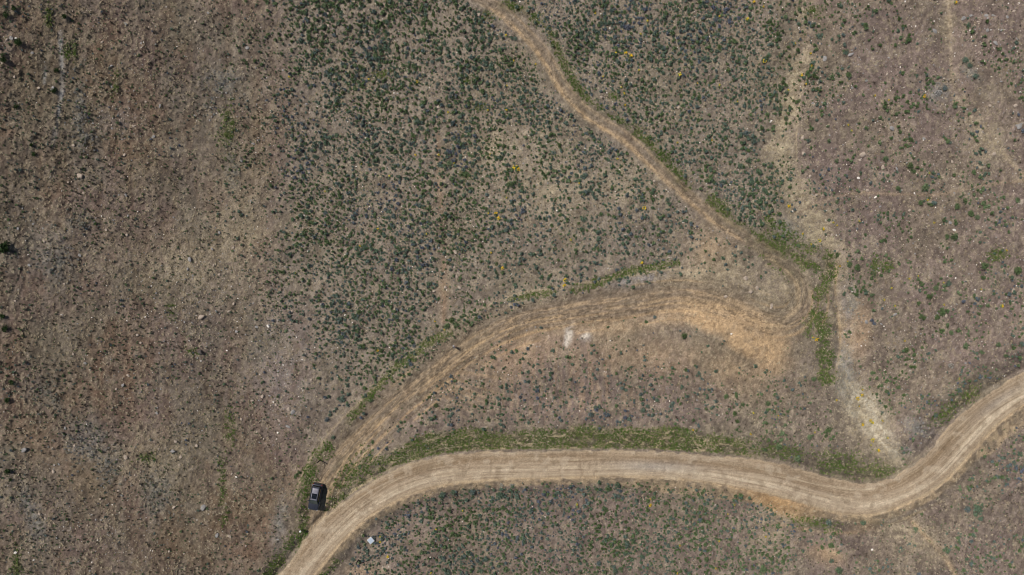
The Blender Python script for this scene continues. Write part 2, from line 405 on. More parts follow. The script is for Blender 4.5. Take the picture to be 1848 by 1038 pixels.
gz = blobs([(150, 800, 42, 34, 30), (195, 845, 22, 30, -30), (100, 470, 34, 30, 30), (140, 400, 18, 14), (285, 895, 24, 40), (60, 930, 14, 50, -25), (85, 720, 18, 30, -30), (400, 150, 34, 22), (375, 188, 16, 14), (420, 300, 14, 40), (1690, 168, 22, 16), (1755, 135, 22, 9, 40), (505, 940, 12, 46, 8), (1420, 415, 26, 16, 30), (1540, 545, 14, 30), (1655, 772, 24, 14, 20), (145, 210, 10, 60), (160, 245, 22, 12), (1525, 670, 16, 40)])
C = mixc(C, alb(130, 130, 122), gz * (0.15 + 0.35 * sst(0.4, 0.6, N05)))
# scraped ground between the two roads: fine comb of tooth marks
comb = sst(0.45, 0.75, vn(PX / 5.5 + 1.5 * WX, PY / 60, 81)) * blob(1010, 690, 190, 70, 0, 3)
C = mixc(C, alb(172, 142, 112), comb * 0.35)
# the fan of drag marks by the track
fan = sst(0.52, 0.72, vn(np.arctan2(PY - 640, PX - 690) * 40, np.hypot(PX - 690, PY - 640) / 60, 83)) * blob(845, 690, 80, 50, -20, 3)
C = mixc(C, alb(176, 148, 116), fan * 0.45)
# hairpin tyre loops
hp = np.hypot(PX - 1370, (PY - 525) * 1.25)
loops = sst(0.55, 0.75, vn(hp / 3.2, np.arctan2(PY - 525, PX - 1370) * 1.5, 84)) * np.exp(-((hp - 72) / 22) ** 2) * (PX > 1380)
C = mixc(C, alb(178, 156, 124), loops * 0.6)
C = mixc(C, alb(100, 86, 70), sst(0.45, 0.25, vn(hp / 3.2, np.arctan2(PY - 525, PX - 1370) * 1.5, 84)) * np.exp(-((hp - 72) / 22) ** 2) * (PX > 1380) * 0.4)
# track
tn = fbm(kA / 26, kT / 2.6, 91, 3)
tn2 = fbm(kA / 9, kT / 1.6, 92, 2)
worn = np.exp(-(np.maximum(np.abs(kdm + 0.4 * WX) - np.where(upper_branch, 0.55, 0.75), 0) / np.where(upper_branch, 0.34, 0.62)) ** 2) * sst(-0.5, 0.3, out)
worn_wide = np.exp(-(np.maximum(kdm + 0.5 * WY - np.where(upper_branch, 0.6, 2.2), 0) / np.where(upper_branch, 0.7, 1.0)) ** 2) * sst(0, 0.8, out)
fade_track = (1 - 0.72 * np.exp(-((kA - turn_arc + 45) / 130) ** 2)) * (0.75 + 0.5 * (N2b - 0.3))
C = mixc(C, alb(150, 130, 106), worn_wide * np.where(upper_branch, 0.3, 0.6) * fade_track * (0.55 + 0.9 * (tn - .3)))
C = mixc(C, alb(176, 150, 118), worn * (0.12 + 0.62 * sst(0.42, 0.68, tn)) * fade_track * np.where(upper_branch, 0.5, 1.0))
C = mixc(C, alb(190, 160, 122), np.maximum(ruts, np.where(upper_branch, np.exp(-((km - 0.85) / 0.42) ** 2), 0)) * np.where(km > 0, 1.0, 0.4) * (0.35 + 0.65 * sst(0.35, 0.6, vn(kA / 70, kA * 0, 93))) * sst(0, .8, out) * sst(0.25, 0.5, tn2) * fade_track * 0.85)
extra = np.exp(-((np.abs(km - 2.1) - 0.55) / 0.2) ** 2) * (~upper_branch) * sst(0.3, 0.5, vn(kA / 90, kA * 0, 94)) * sst(0, .8, out)
C = mixc(C, alb(196, 164, 124), extra * 0.5)
C = mixc(C, alb(102, 88, 74), np.exp(-(km / 0.3) ** 2) * sst(0.45, 0.6, tn2) * 0.55 * sst(0, .8, out))
C = mixc(C, alb(96, 82, 68), (worn_wide * sst(0.42, 0.24, tn2)) * 0.6)
# terrace lines and old wheel marks beside the spur
for o_, w_, c_ in ((-2.5, 0.17, (184, 156, 120)), (-3.3, 0.2, (98, 86, 72)), (-4.3, 0.18, (176, 156, 128)), (2.9, 0.18, (190, 158, 120)), (3.6, 0.16, (104, 88, 72)), (4.4, 0.17, (186, 156, 120))):
    C = mixc(C, alb(*c_), np.exp(-((km - o_ + 0.5 * WX) / w_) ** 2) * (~upper_branch) * sst(0.4, 0.62, vn(kA / 60, kA * 0 + o_ * 7, 96)) * sst(1.0, 3.0, np.where(near, out, 9)) * 0.6)
# footpath
fp = np.exp(-((fD + 3 * WX) / 2.6) ** 2)
C = mixc(C, alb(160, 138, 114), fp * 0.55)
# small runnels
for P, w_, c_ in [([(1512, 470), (1507, 520), (1511, 560), (1516, 600), (1514, 640), (1508, 672)], 2.2, (186, 160, 126)), ([(108, 60), (112, 120), (112, 160), (104, 215), (95, 262)], 3.6, (172, 166, 158)), ([(82, 120), (80, 150)], 3, (165, 160, 152)), ([(790, 230), (792, 300), (796, 370), (800, 450), (802, 540), (800, 580)], 4, (146, 122, 100)),
                  ([(1640, 935), (1668, 965), (1700, 1000), (1725, 1038), (1750, 1075)], 4, (170, 146, 116)), ([(1712, 0), (1716, 110), (1722, 165), (1740, 200), (1768, 222), (1795, 252), (1820, 288), (1850, 318)], 3, (166, 148, 124)), ([(1400, 945), (1450, 955), (1500, 962), (1560, 960)], 3, (160, 136, 110)), ([(1530, 930), (1600, 946), (1650, 928), (1700, 905)], 2.5, (150, 132, 104)),
                  ([(40, 640), (62, 700), (95, 760), (120, 830)], 6, (130, 112, 98)), ([(1438, 300), (1437, 250), (1442, 190), (1452, 140)], 2, (180, 160, 132))]:
    D_, A_, S_ = line_field(catmull(P, 5), 25)
    C = mixc(C, alb(*c_), np.exp(-((D_ + 4 * WX) / w_) ** 2) * (0.4 + 0.6 * sst(0.3, 0.6, vn(A_ / 14, D_ * 0, 95))) * 0.8)
# fill edge of the road
C = mixc(C, alb(178, 154, 122), np.clip(fill, 0, 1) * (0.3 + 0.45 * sst(0.35, 0.6, N05)))
C = mixc(C, alb(194, 154, 108), np.clip(fill, 0, 1) * blob(1400, 905, 60, 22, 18) * 0.8)
# the graded dirt road
tt = np.clip(rT, -1.3, 1.3)
lanes = fbm(rA / 190, (rT + 5) * 6.5, 101, 3)
lanes2 = fbm(rA / 60, (rT + 5) * 16.0, 102, 2)
rc = np.zeros((NY, NX, 3)) + alb(174, 155, 131)
rc = mixc(rc, alb(144, 123, 98), np.exp(-((tt + 0.52) / 0.34) ** 2) * (0.35 + 0.75 * sst(0.35, 0.65, lanes)) * 0.9)
rc = mixc(rc, alb(212, 194, 168), np.exp(-((tt - 0.40) / 0.34) ** 2) * (0.3 + 0.7 * sst(0.35, 0.6, lanes)) * 0.85)
rc = mixc(rc, alb(188, 166, 132), sst(0.72, 0.98, tt) * 0.55)
rc = mixc(rc, alb(178, 158, 130), sst(-0.86, -0.98, tt) * 0.6)
rc = mixc(rc, alb(140, 121, 100), sst(0.55, 0.75, fbm(rA / 120, (rT + 9) * 7, 103, 2)) * 0.5 * (tt > -0.3))
rc = mixc(rc, alb(194, 178, 154), sst(0.58, 0.75, lanes2) * 0.28)
rc = mixc(rc, alb(126, 108, 88), sst(0.42, 0.25, lanes2) * 0.22)
for t0, w0 in ((-0.62, 0.06), (-0.2, 0.055), (0.18, 0.06), (0.62, 0.06)):
    rut_ = np.exp(-((tt - t0 - 0.10 * (vn(rA / 160, rA * 0 + t0 * 9, 104) - 0.5)) / w0) ** 2) * sst(0.3, 0.6, vn(rA / 85, rA * 0 + t0 * 31, 105))
    rc = mixc(rc, alb(134, 113, 90) if t0 < 0 else alb(148, 127, 102), rut_ * 0.55)
for a0, l0, p0, c0 in ((0.55, 260, 0.4, 1), (0.42, 330, 2.1, 0), (0.7, 410, 4.0, 1), (0.35, 190, 1.2, 0)):   # wandering wheel marks
    for off in (-0.29, 0.29):
        m_ = np.exp(-((tt - off - a0 * 0.6 * np.sin(rA / l0 * 2.2 + p0)) / 0.035) ** 2) * sst(0.42, 0.62, vn(rA / 55, rA * 0 + p0, 106))
        rc = mixc(rc, alb(206, 188, 160) if c0 else alb(128, 108, 86), m_ * 0.45)
rc = mixc(rc, alb(120, 102, 82), sst(0.66, 0.76, fbm(U / 1.2, V / 1.2, 107, 2)) * 0.35)
rc = mixc(rc, alb(208, 192, 168), sst(0.66, 0.78, fbm(U / 1.5, V / 1.5, 108, 2)) * 0.3)
rc = mixc(rc, alb(168, 160, 150), blob(1180, 842, 70, 9, 2) * 0.6 + blob(1800, 725, 50, 8, -35) * 0.4)
rc = rc * np.array([0.97, 0.965, 0.955]) * (0.90 + 0.2 * N05[..., None]) * (0.955 + 0.09 * PIX[..., None])
re = 1 - sst(-0.10, 0.12, oute)
C = C * (0.80 + 0.42 * N05[..., None]) * (0.70 + 0.62 * N02[..., None]) * (0.82 + 0.36 * PIX[..., None])
C = C * np.array([0.955, 0.975, 0.99])
C = mixc(C, alb(186, 166, 136), np.where(near & up, np.exp(-((oute - 0.02) / 0.2) ** 2), 0) * 0.65 * (PX < 790))
C = np.where(near[..., None], C * (1 - re[..., None]) + rc * re[..., None], C)
C = np.clip(C, 0.01, 0.9)

# ------------------------------------------------------------------ materials
def new_mat(name):
    m = bpy.data.materials.new(name); m.use_nodes = True
    return m, m.node_tree.nodes, m.node_tree.links, m.node_tree.nodes['Principled BSDF']

def plain(name, col, rough=0.6, metal=0.0, noise=0.12, scale=6.0, spec=0.5, coat=0.0):
    m, n, l, b = new_mat(name)
    t = n.new('ShaderNodeTexNoise'); t.inputs['Scale'].default_value = scale; t.inputs['Detail'].default_value = 4
    g = n.new('ShaderNodeNewGeometry'); l.new(g.outputs['Position'], t.inputs['Vector'])
    r = n.new('ShaderNodeValToRGB')
    c = np.array(col, float)
    r.color_ramp.elements[0].position = 0.3; r.color_ramp.elements[1].position = 0.7
    r.color_ramp.elements[0].color = (*np.clip(c * (1 - noise), 0, 1), 1)
    r.color_ramp.elements[1].color = (*np.clip(c * (1 + noise), 0, 1), 1)
    l.new(t.outputs['Fac'], r.inputs['Fac']); l.new(r.outputs['Color'], b.inputs['Base Color'])
    b.inputs['Roughness'].default_value = rough; b.inputs['Metallic'].default_value = metal
    b.inputs['Specular IOR Level'].default_value = spec
    b.inputs['Coat Weight'].default_value = coat
    return m

def soil_mat():
    m, n, l, b = new_mat('soil')
    a = n.new('ShaderNodeAttribute'); a.attribute_name = 'soil'
    g = n.new('ShaderNodeNewGeometry')
    t1 = n.new('ShaderNodeTexNoise'); t1.inputs['Scale'].default_value = 5.5; t1.inputs['Detail'].default_value = 5; t1.inputs['Roughness'].default_value = 0.7
    t2 = n.new('ShaderNodeTexNoise'); t2.inputs['Scale'].default_value = 1.3; t2.inputs['Detail'].default_value = 4
    v = n.new('ShaderNodeTexVoronoi'); v.inputs['Scale'].default_value = 7.0
    for t in (t1, t2, v): l.new(g.outputs['Position'], t.inputs['Vector'])
    r1 = n.new('ShaderNodeMapRange'); r1.inputs['From Min'].default_value = 0.3; r1.inputs['From Max'].default_value = 0.7; r1.inputs['To Min'].default_value = 0.60; r1.inputs['To Max'].default_value = 1.40
    r2 = n.new('ShaderNodeMapRange'); r2.inputs['From Min'].default_value = 0.3; r2.inputs['From Max'].default_value = 0.7; r2.inputs['To Min'].default_value = 0.90; r2.inputs['To Max'].default_value = 1.10
    l.new(t1.outputs['Fac'], r1.inputs['Value']); l.new(t2.outputs['Fac'], r2.inputs['Value'])
    mu = n.new('ShaderNodeMath'); mu.operation = 'MULTIPLY'
    l.new(r1.outputs[0], mu.inputs[0]); l.new(r2.outputs[0], mu.inputs[1])
    mv = n.new('ShaderNodeVectorMath'); mv.operation = 'SCALE'
    l.new(a.outputs['Color'], mv.inputs[0]); l.new(mu.outputs[0], mv.inputs['Scale'])
    l.new(mv.outputs[0], b.inputs['Base Color'])
    bp = n.new('ShaderNodeBump'); bp.inputs['Strength'].default_value = 0.35; bp.inputs['Distance'].default_value = 0.08
    l.new(t1.outputs['Fac'], bp.inputs['Height']); l.new(bp.outputs[0], b.inputs['Normal'])
    b.inputs['Roughness'].default_value = 0.95; b.inputs['Specular IOR Level'].default_value = 0.08
    return m
M_SOIL = soil_mat()

def plant_mat(name, cols, patch=9.0, rough=0.85):
    """leaf colour: picks along a ramp by plant and by patch of ground, with leaf-to-leaf variation"""
    m, n, l, b = new_mat(name)
    oi = n.new('ShaderNodeObjectInfo'); g = n.new('ShaderNodeNewGeometry')
    t = n.new('ShaderNodeTexNoise'); t.inputs['Scale'].default_value = 1.0 / patch; t.inputs['Detail'].default_value = 2
    l.new(g.outputs['Position'], t.inputs['Vector'])
    a = n.new('ShaderNodeMath'); a.operation = 'MULTIPLY_ADD'; a.inputs[1].default_value = 0.75; 
    l.new(oi.outputs['Random'], a.inputs[0])
    mr = n.new('ShaderNodeMapRange'); mr.inputs['From Min'].default_value = 0.35; mr.inputs['From Max'].default_value = 0.65; mr.inputs['To Min'].default_value = -0.15; mr.inputs['To Max'].default_value = 0.4
    l.new(t.outputs['Fac'], mr.inputs['Value']); l.new(mr.outputs[0], a.inputs[2])
    r = n.new('ShaderNodeValToRGB'); e = r.color_ramp.elements
    while len(e) < len(cols): e.new(0.5)
    for k, c in enumerate(cols):
        e[k].position = k / (len(cols) - 1); e[k].color = (*c, 1)
    l.new(a.outputs[0], r.inputs['Fac'])
    hs = n.new('ShaderNodeMapRange'); hs.inputs['To Min'].default_value = 0.72; hs.inputs['To Max'].default_value = 1.32
    l.new(g.outputs['Random Per Island'], hs.inputs['Value'])
    mv = n.new('ShaderNodeVectorMath'); mv.operation = 'SCALE'
    l.new(r.outputs['Color'], mv.inputs[0]); l.new(hs.outputs[0], mv.inputs['Scale'])
    l.new(mv.outputs[0], b.inputs['Base Color'])
    b.inputs['Roughness'].default_value = rough; b.inputs['Specular IOR Level'].default_value = 0.15
    return m
M_SAGE = plant_mat('sagebrush_leaf', [alb(94, 114, 84), alb(100, 118, 98), alb(104, 120, 108), alb(102, 108, 120)])
M_GREEN = plant_mat('shrub_leaf', [alb(88, 106, 66), alb(98, 117, 79), alb(116, 132, 98)])
M_GREY = plant_mat('grey_leaf', [alb(156, 152, 134), alb(168, 163, 148), alb(160, 158, 154)])
M_HERB = plant_mat('balsamroot_leaf', [alb(110, 122, 78), alb(124, 136, 92), alb(112, 130, 96)])
M_TREE = plant_mat('dark_leaf', [alb(48, 66, 36), alb(58, 78, 40)])
M_SHADE_DOT = plant_mat('shade_dot_leaf', [alb(62, 54, 44), alb(74, 68, 54), alb(84, 82, 70)])  # dark browns put in for small specks of deep shadow and holes
M_TWIG = plain('twig', alb(88, 76, 64), 0.9, spec=0.1)
M_GRASS = plant_mat('grass_blade', [alb(76, 104, 42), alb(90, 114, 50), alb(120, 128, 74)], 4)
M_STRAW = plant_mat('straw_blade', [alb(158, 140, 112), alb(184, 168, 138), alb(206, 192, 164)], 6)
M_BLOOM = plant_mat('yellow_petal', [alb(206, 160, 30), alb(216, 178, 40), alb(204, 184, 66)], 5)
M_ROCK = plain('pale_rock', alb(176, 160, 144), 0.9, noise=0.18, scale=3.0, spec=0.1)
M_ROCKG = plain('grey_rock', alb(150, 146, 142), 0.9, noise=0.2, scale=3.0, spec=0.1)
M_ROCKW = plain('white_rock', alb(236, 228, 216), 0.9, noise=0.08, scale=3.0, spec=0.1)
M_ROCKD = plain('dark_rock', alb(92, 86, 82), 0.9, noise=0.2, scale=3.0, spec=0.1)

# ------------------------------------------------------------------ the setting: one continuous sheet, cut where the kind of ground changes
fy0 = (PY[:-1, :-1] + PY[1:, 1:]) / 2
def fc(F):
    return (F[:-1, :-1] + F[1:, :-1] + F[:-1, 1:] + F[1:, 1:]) / 4
f_road = np.where(fc(rD) < 155, fc(oute) < 0.02, False)
f_track = (fc(kdm + 0.3 * WX) < np.where(fc(upper_branch * 1.0) > 0.5, 1.25, 1.75)) & ~f_road & (fc(out) > -0.5)
f_foot = (fc(fD + 3 * WX) < 3.2) & ~f_track & ~f_road
f_bank = (fc(np.maximum.reduce([blob(1315, 582, 95, 26, 14, 3), blob(1375, 622, 55, 26, 25, 3), 0.8 * blob(1230, 570, 80, 25, -4, 3)]) + 0.25 * WX) > 0.42) & ~f_track & ~f_road & ~f_foot
f_gully = (fc(gD + 10 * WX) < 15) & (fc(PY) < 838) & ~f_track & ~f_road & ~f_foot & ~f_bank
f_ground = ~(f_road | f_track | f_foot | f_bank | f_gully)

VID = np.arange(NY * NX).reshape(NY, NX)
ALLV = np.stack([WXc, WYc, Z], -1).reshape(-1, 3)
ALLC = np.concatenate([C, np.ones((NY, NX, 1))], -1).reshape(-1, 4)
def sheet(name, mask):
    q = np.stack([VID[1:, :-1][mask], VID[1:, 1:][mask], VID[:-1, 1:][mask], VID[:-1, :-1][mask]], -1)
    used, inv = np.unique(q, return_inverse=True)
    inv = inv.reshape(q.shape)
    me = bpy.data.meshes.new(name)
    me.vertices.add(len(used)); me.vertices.foreach_set('co', ALLV[used].astype(np.float32).ravel())
    me.loops.add(inv.size); me.loops.foreach_set('vertex_index', inv.astype(np.int32).ravel())
    me.polygons.add(len(inv)); me.polygons.foreach_set('loop_start', np.arange(0, inv.size, 4, dtype=np.int32))
    me.update(calc_edges=True)
    at = me.attributes.new('soil', 'FLOAT_COLOR', 'POINT')
    at.data.foreach_set('color', ALLC[used].astype(np.float32).ravel())
    me.materials.append(M_SOIL)
    o = bpy.data.objects.new(name, me); COL.objects.link(o)
    o['kind'] = 'structure'
    return o
for nm, mk, lb in [('ground', f_ground, 'dry brown hillside soil with patches of straw and olive'),
                   ('dirt_road', f_road, 'wide graded dirt road curving across the lower hillside'),
                   ('dirt_track', f_track, 'rutted dirt track with a hairpin above the road'),
                   ('footpath', f_foot, 'thin tan footpath leaving the dry gully'),
                   ('sand_bank', f_bank, 'bare orange sand bank inside the hairpin of the track'),
                   ('dry_gully', f_gully, 'straw coloured dry gully running down to the road')]:
    sheet(nm, mk)['label'] = lb

# ------------------------------------------------------------------ mesh helpers
class MB:
    def __init__(self): self.v = []; self.f = []
    def face(self, pts):
        i = len(self.v); self.v += [tuple(p) for p in pts]; self.f.append(tuple(range(i, i + len(pts))))
    def tube(self, a, b, r0, r1, n=6):
        a = Vector(a); b = Vector(b); d = (b - a).normalized()
        x = d.orthogonal().normalized(); y = d.cross(x)
        i = len(self.v)
        for p, r in ((a, r0), (b, r1)):
            for k in range(n):
                t = 2 * math.pi * k / n
                self.v.append(tuple(p + x * (r * math.cos(t)) + y * (r * math.sin(t))))
        for k in range(n):
            self.f.append((i + k, i + (k + 1) % n, i + n + (k + 1) % n, i + n + k))
        self.f.append(tuple(range(i + n - 1, i - 1, -1))); self.f.append(tuple(range(i + n, i + 2 * n)))
    def box(self, c, s, rz=0):
        cx, cy, cz = c; sx, sy, sz = (q / 2 for q in s)
        co, si = math.cos(rz), math.sin(rz); i = len(self.v)
        for z in (-sz, sz):
            for x, y in ((-sx, -sy), (sx, -sy), (sx, sy), (-sx, sy)):
                self.v.append((cx + x * co - y * si, cy + x * si + y * co, cz + z))
        for q in ((0, 3, 2, 1), (4, 5, 6, 7), (0, 1, 5, 4), (1, 2, 6, 5), (2, 3, 7, 6), (3, 0, 4, 7)):
            self.f.append(tuple(i + k for k in q))
    def loft(self, rings, cap=True):
        i = len(self.v); n = len(rings[0])
        for r in rings: self.v += [tuple(p) for p in r]
        for a in range(len(rings) - 1):
            for k in range(n):
                self.f.append((i + a * n + k, i + a * n + (k + 1) % n, i + (a + 1) * n + (k + 1) % n, i + (a + 1) * n + k))
        if cap:
            self.f.append(tuple(range(i + n - 1, i - 1, -1)))
            self.f.append(tuple(range(i + (len(rings) - 1) * n, i + len(rings) * n)))
    def mesh(self, name, mats, slots=None, smooth=False):
        me = bpy.data.meshes.new(name); me.from_pydata(self.v, [], self.f)
        for m in (mats if isinstance(mats, (list, tuple)) else [mats]): me.materials.append(m)
        if slots is not None: me.polygons.foreach_set('material_index', slots)
        if smooth: me.polygons.foreach_set('use_smooth', [True] * len(me.polygons))
        me.update()
        return me

def link(name, me, parent=None, loc=None):
    o = bpy.data.objects.new(name, me); COL.objects.link(o)
    if parent: o.parent = parent
    if loc is not None: o.location = loc
    return o
def tag(o, label, cat, group=None, kind=None):
    o['label'] = label
    if cat: o['category'] = cat
    if group: o['group'] = group
    if kind: o['kind'] = kind
    return o

def rvec(rs):
    v = rs.normal(size=3); return v / np.linalg.norm(v)

def shrub_mesh(name, seed, leaves=64, leaf=0.17, lump=5, flat=0.75, mats=None):
    """unit-radius bush: short woody stems and several uneven clumps of small leaf faces"""
    rs = np.random.default_rng(seed); b = MB(); slots = []
    cl = []
    for k in range(lump):
        a = 6.283 * (k + rs.uniform(-.35, .35)) / lump; r = rs.uniform(0.12, 0.50)
        cl.append((r * math.cos(a), r * math.sin(a), rs.uniform(0.35, 0.62) * flat, rs.uniform(0.36, 0.52)))
    for (x, y, z, r) in cl:
        n0 = len(b.f)
        b.tube((0, 0, -0.12), (x, y, z), 0.035, 0.015, 3)
        slots += [1] * (len(b.f) - n0)
    for k in range(leaves):
        x, y, z, r = cl[rs.integers(lump)]
        d = rvec(rs); d[2] = abs(d[2]) * 0.9 - 0.15
        q = r * rs.uniform(0.55, 1.05)
        p = np.array([x, y, z]) + d * q * np.array([1, 1, flat])
        nrm = d + 0.9 * rvec(rs); nrm /= np.linalg.norm(nrm)
        t = np.cross(nrm, rvec(rs)); t /= np.linalg.norm(t); s = np.cross(nrm, t)
        L = leaf * rs.uniform(0.7, 1.4); W = L * rs.uniform(0.45, 0.75)
        b.face([p - t * L, p + s * W, p + t * L, p - s * W]); slots.append(0)
    return b.mesh(name, mats, slots)

def tuft_mesh(name, seed, blades, mat, spread=1.0, width=0.05):
    rs = np.random.default_rng(seed); b = MB()
    for k in range(blades):
        a = rs.uniform(0, 6.283); r0 = rs.uniform(0, 0.35)
        base = np.array([r0 * math.cos(a + 1), r0 * math.sin(a + 1), -0.05])
        ln = rs.uniform(0.6, 1.2); lean = rs.uniform(0.35, 1.2) * spread
        tip = base + np.array([math.cos(a) * lean, math.sin(a) * lean, 0.75]) * ln * 0.75
        side = np.array([-math.sin(a), math.cos(a), 0]) * width * rs.uniform(0.7, 1.5)
        mid = (base * 0.45 + tip * 0.55) + np.array([0, 0, 0.12])
        b.face([base - side, base + side, mid + side * 0.8, mid - side * 0.8])
        b.face([mid - side * 0.8, mid + side * 0.8, tip])
    return b.mesh(name, mat)

def rock_mesh(name, seed, mat, flat=0.6):
    rs = np.random.default_rng(seed)
    bm = bmesh.new(); bmesh.ops.create_icosphere(bm, subdivisions=2, radius=1.0)
    planes = [(rvec(rs), rs.uniform(0.55, 0.85)) for _ in range(9)]
    for v in bm.verts:
        p = np.array(v.co)
        for d, h in planes:
            e = p @ d - h
            if e > 0: p = p - d * e
        v.co = (p[0] * 1.15, p[1] * 0.92, p[2] * flat + 0.18 * flat)
    me = bpy.data.meshes.new(name); bm.to_mesh(me); bm.free(); me.materials.append(mat)
    return me

# ------------------------------------------------------------------ scatter by geometry nodes (only for what nobody could count)
def scatter_group(name, coll):
    g = bpy.data.node_groups.new(name, 'GeometryNodeTree')
    g.interface.new_socket('Geometry', in_out='INPUT', socket_type='NodeSocketGeometry')
    g.interface.new_socket('Geometry', in_out='OUTPUT', socket_type='NodeSocketGeometry')
    n, l = g.nodes, g.links
    i = n.new('NodeGroupInput'); o = n.new('NodeGroupOutput')
    ci = n.new('GeometryNodeCollectionInfo'); ci.inputs['Collection'].default_value = coll
    ci.inputs['Separate Children'].default_value = True; ci.inputs['Reset Children'].default_value = True
    ip = n.new('GeometryNodeInstanceOnPoints'); ip.inputs['Pick Instance'].default_value = True
    def attr(nm, ty):
        a = n.new('GeometryNodeInputNamedAttribute'); a.data_type = ty; a.inputs['Name'].default_value = nm
        return a.outputs['Attribute']
    l.new(i.outputs[0], ip.inputs['Points']); l.new(ci.outputs[0], ip.inputs['Instance'])
    l.new(attr('pick', 'INT'), ip.inputs['Instance Index'])
    l.new(attr('turn', 'FLOAT_VECTOR'), ip.inputs['Rotation'])
    l.new(attr('size', 'FLOAT_VECTOR'), ip.inputs['Scale'])
    l.new(ip.outputs[0], o.inputs[0])
    return g

def scatter(name, meshes, px, py, size, label, zs=1.0, tilt=0.15):
    coll = bpy.data.collections.new(name + '_sources')
    for k, me in enumerate(meshes):
        coll.objects.link(bpy.data.objects.new('%s_source_%02d' % (name, k), me))
    P = place_many(px, py); n = len(P)
    me = bpy.data.meshes.new(name)
    me.vertices.add(n); me.vertices.foreach_set('co', P.astype(np.float32).ravel())
    me.attributes.new('pick', 'INT', 'POINT').data.foreach_set('value', rng.integers(0, len(meshes), n).astype(np.int32))
    rot = np.c_[rng.normal(0, tilt, n), rng.normal(0, tilt, n), rng.uniform(0, 6.283, n)]
    me.attributes.new('turn', 'FLOAT_VECTOR', 'POINT').data.foreach_set('vector', rot.astype(np.float32).ravel())
    sz = np.c_[size, size, size * zs * rng.uniform(0.75, 1.25, n)]
    me.attributes.new('size', 'FLOAT_VECTOR', 'POINT').data.foreach_set('vector', sz.astype(np.float32).ravel())
    o = link(name, me)
    mod = o.modifiers.new('scatter', 'NODES'); mod.node_group = scatter_group(name, coll)
    tag(o, label, None, kind='stuff')
    return o

def jitter_points(spacing_px, prob, x0=-45, x1=1893, y0=-45, y1=1083):
    xs = np.arange(x0, x1, spacing_px); ys = np.arange(y0, y1, spacing_px)
    X, Y = np.meshgrid(xs, ys)
    X = X + rng.uniform(-0.5, 0.5, X.shape) * spacing_px * 1.6; Y = Y + rng.uniform(-0.5, 0.5, Y.shape) * spacing_px * 1.6
    X = X.ravel(); Y = Y.ravel()
    k = rng.random(X.shape) < sample(prob, X, Y)
    return X[k], Y[k]

off_worn = sst(0.25, 0.9, oute) * np.where(kD < 129, sst(1.3, 2.0, kdm + 0.4 * WX), 1)
off_worn_wide = sst(0.4, 1.2, oute) * np.where(kD < 129, sst(1.6, 3.2, kdm + 0.6 * WX), 1)
bare = 1 - np.clip(sand * 1.5, 0, 1) * 0.92

clump = sst(0.30, 0.62, fbm(U / 2.8, V / 2.8, 201, 3))
thin = 1 - np.clip(0.75 * blob(905, 265, 60, 50) + 0.55 * blob(1000, 350, 120, 70) + 0.5 * blob(1150, 420, 120, 60) + 0.6 * blob(1250, 420, 60, 60) + 0.55 * blob(960, 480, 110, 45) + 0.6 * blob(800, 380, 14, 260) + 0.4 * blob(1250, 170, 70, 100) + 0.4 * blob(620, 60, 30, 40) + 0.45 * blob(555, 190, 40, 40), 0, 0.9)
d_sage = np.maximum.reduce([dense1 * thin * (0.42 + 0.55 * clump), 0.95 * dense2 * (0.4 + 0.55 * clump), 0.30 * midz * (0.3 + 0.9 * clump), 0.42 * midright * clump,
                            0.20 * rightz * sst(0.42, 0.7, fbm(U / 4, V / 4, 203, 3)) * 2.0, 0.35 * southright * sst(0.4, 0.7, fbm(U / 4, V / 4, 204, 3)) * 1.3])
d_sage = np.maximum(d_sage, 0.10 * left_zone * clump)
d_sage = np.maximum(d_sage, 0.85 * np.clip(blur_soft(dense1, 75), 0, 1) * (0.1 + clump * 0.8))
kill = off_worn_wide * bare * (1 - 0.8 * np.clip(straw * 1.1, 0, 1) * (1 - dense1)) * (1 - 0.85 * green) * (1 - fp)
d_sage = d_sage * kill

# ------------------------------------------------------------------ car
M_PAINT = plain('car_paint', (0.045, 0.048, 0.062), 0.38, 0.4, 0.04, 2.0, coat=0.6)
M_ROOF = plain('car_roof_paint', (0.25, 0.24, 0.27), 0.38, 0.3, 0.04, 2.0, coat=0.4)
M_GLASS = plain('dark_glass', (0.008, 0.010, 0.013), 0.06, 0.0, 0.05, 2.0, spec=0.7)
M_WIND = plain('windscreen_glass', (0.020, 0.045, 0.050), 0.05, 0.0, 0.05, 2.0, spec=0.9)
M_BLACK = plain('black_plastic', (0.018, 0.018, 0.019), 0.6)
M_TYRE = plain('tyre_rubber', (0.02, 0.02, 0.02), 0.85)
M_RIM = plain('rim_metal', (0.45, 0.45, 0.46), 0.3, 0.9)
M_LAMP = plain('lamp_glass', (0.25, 0.26, 0.28), 0.1)
M_RED = plain('tail_lamp', (0.25, 0.01, 0.01), 0.15)

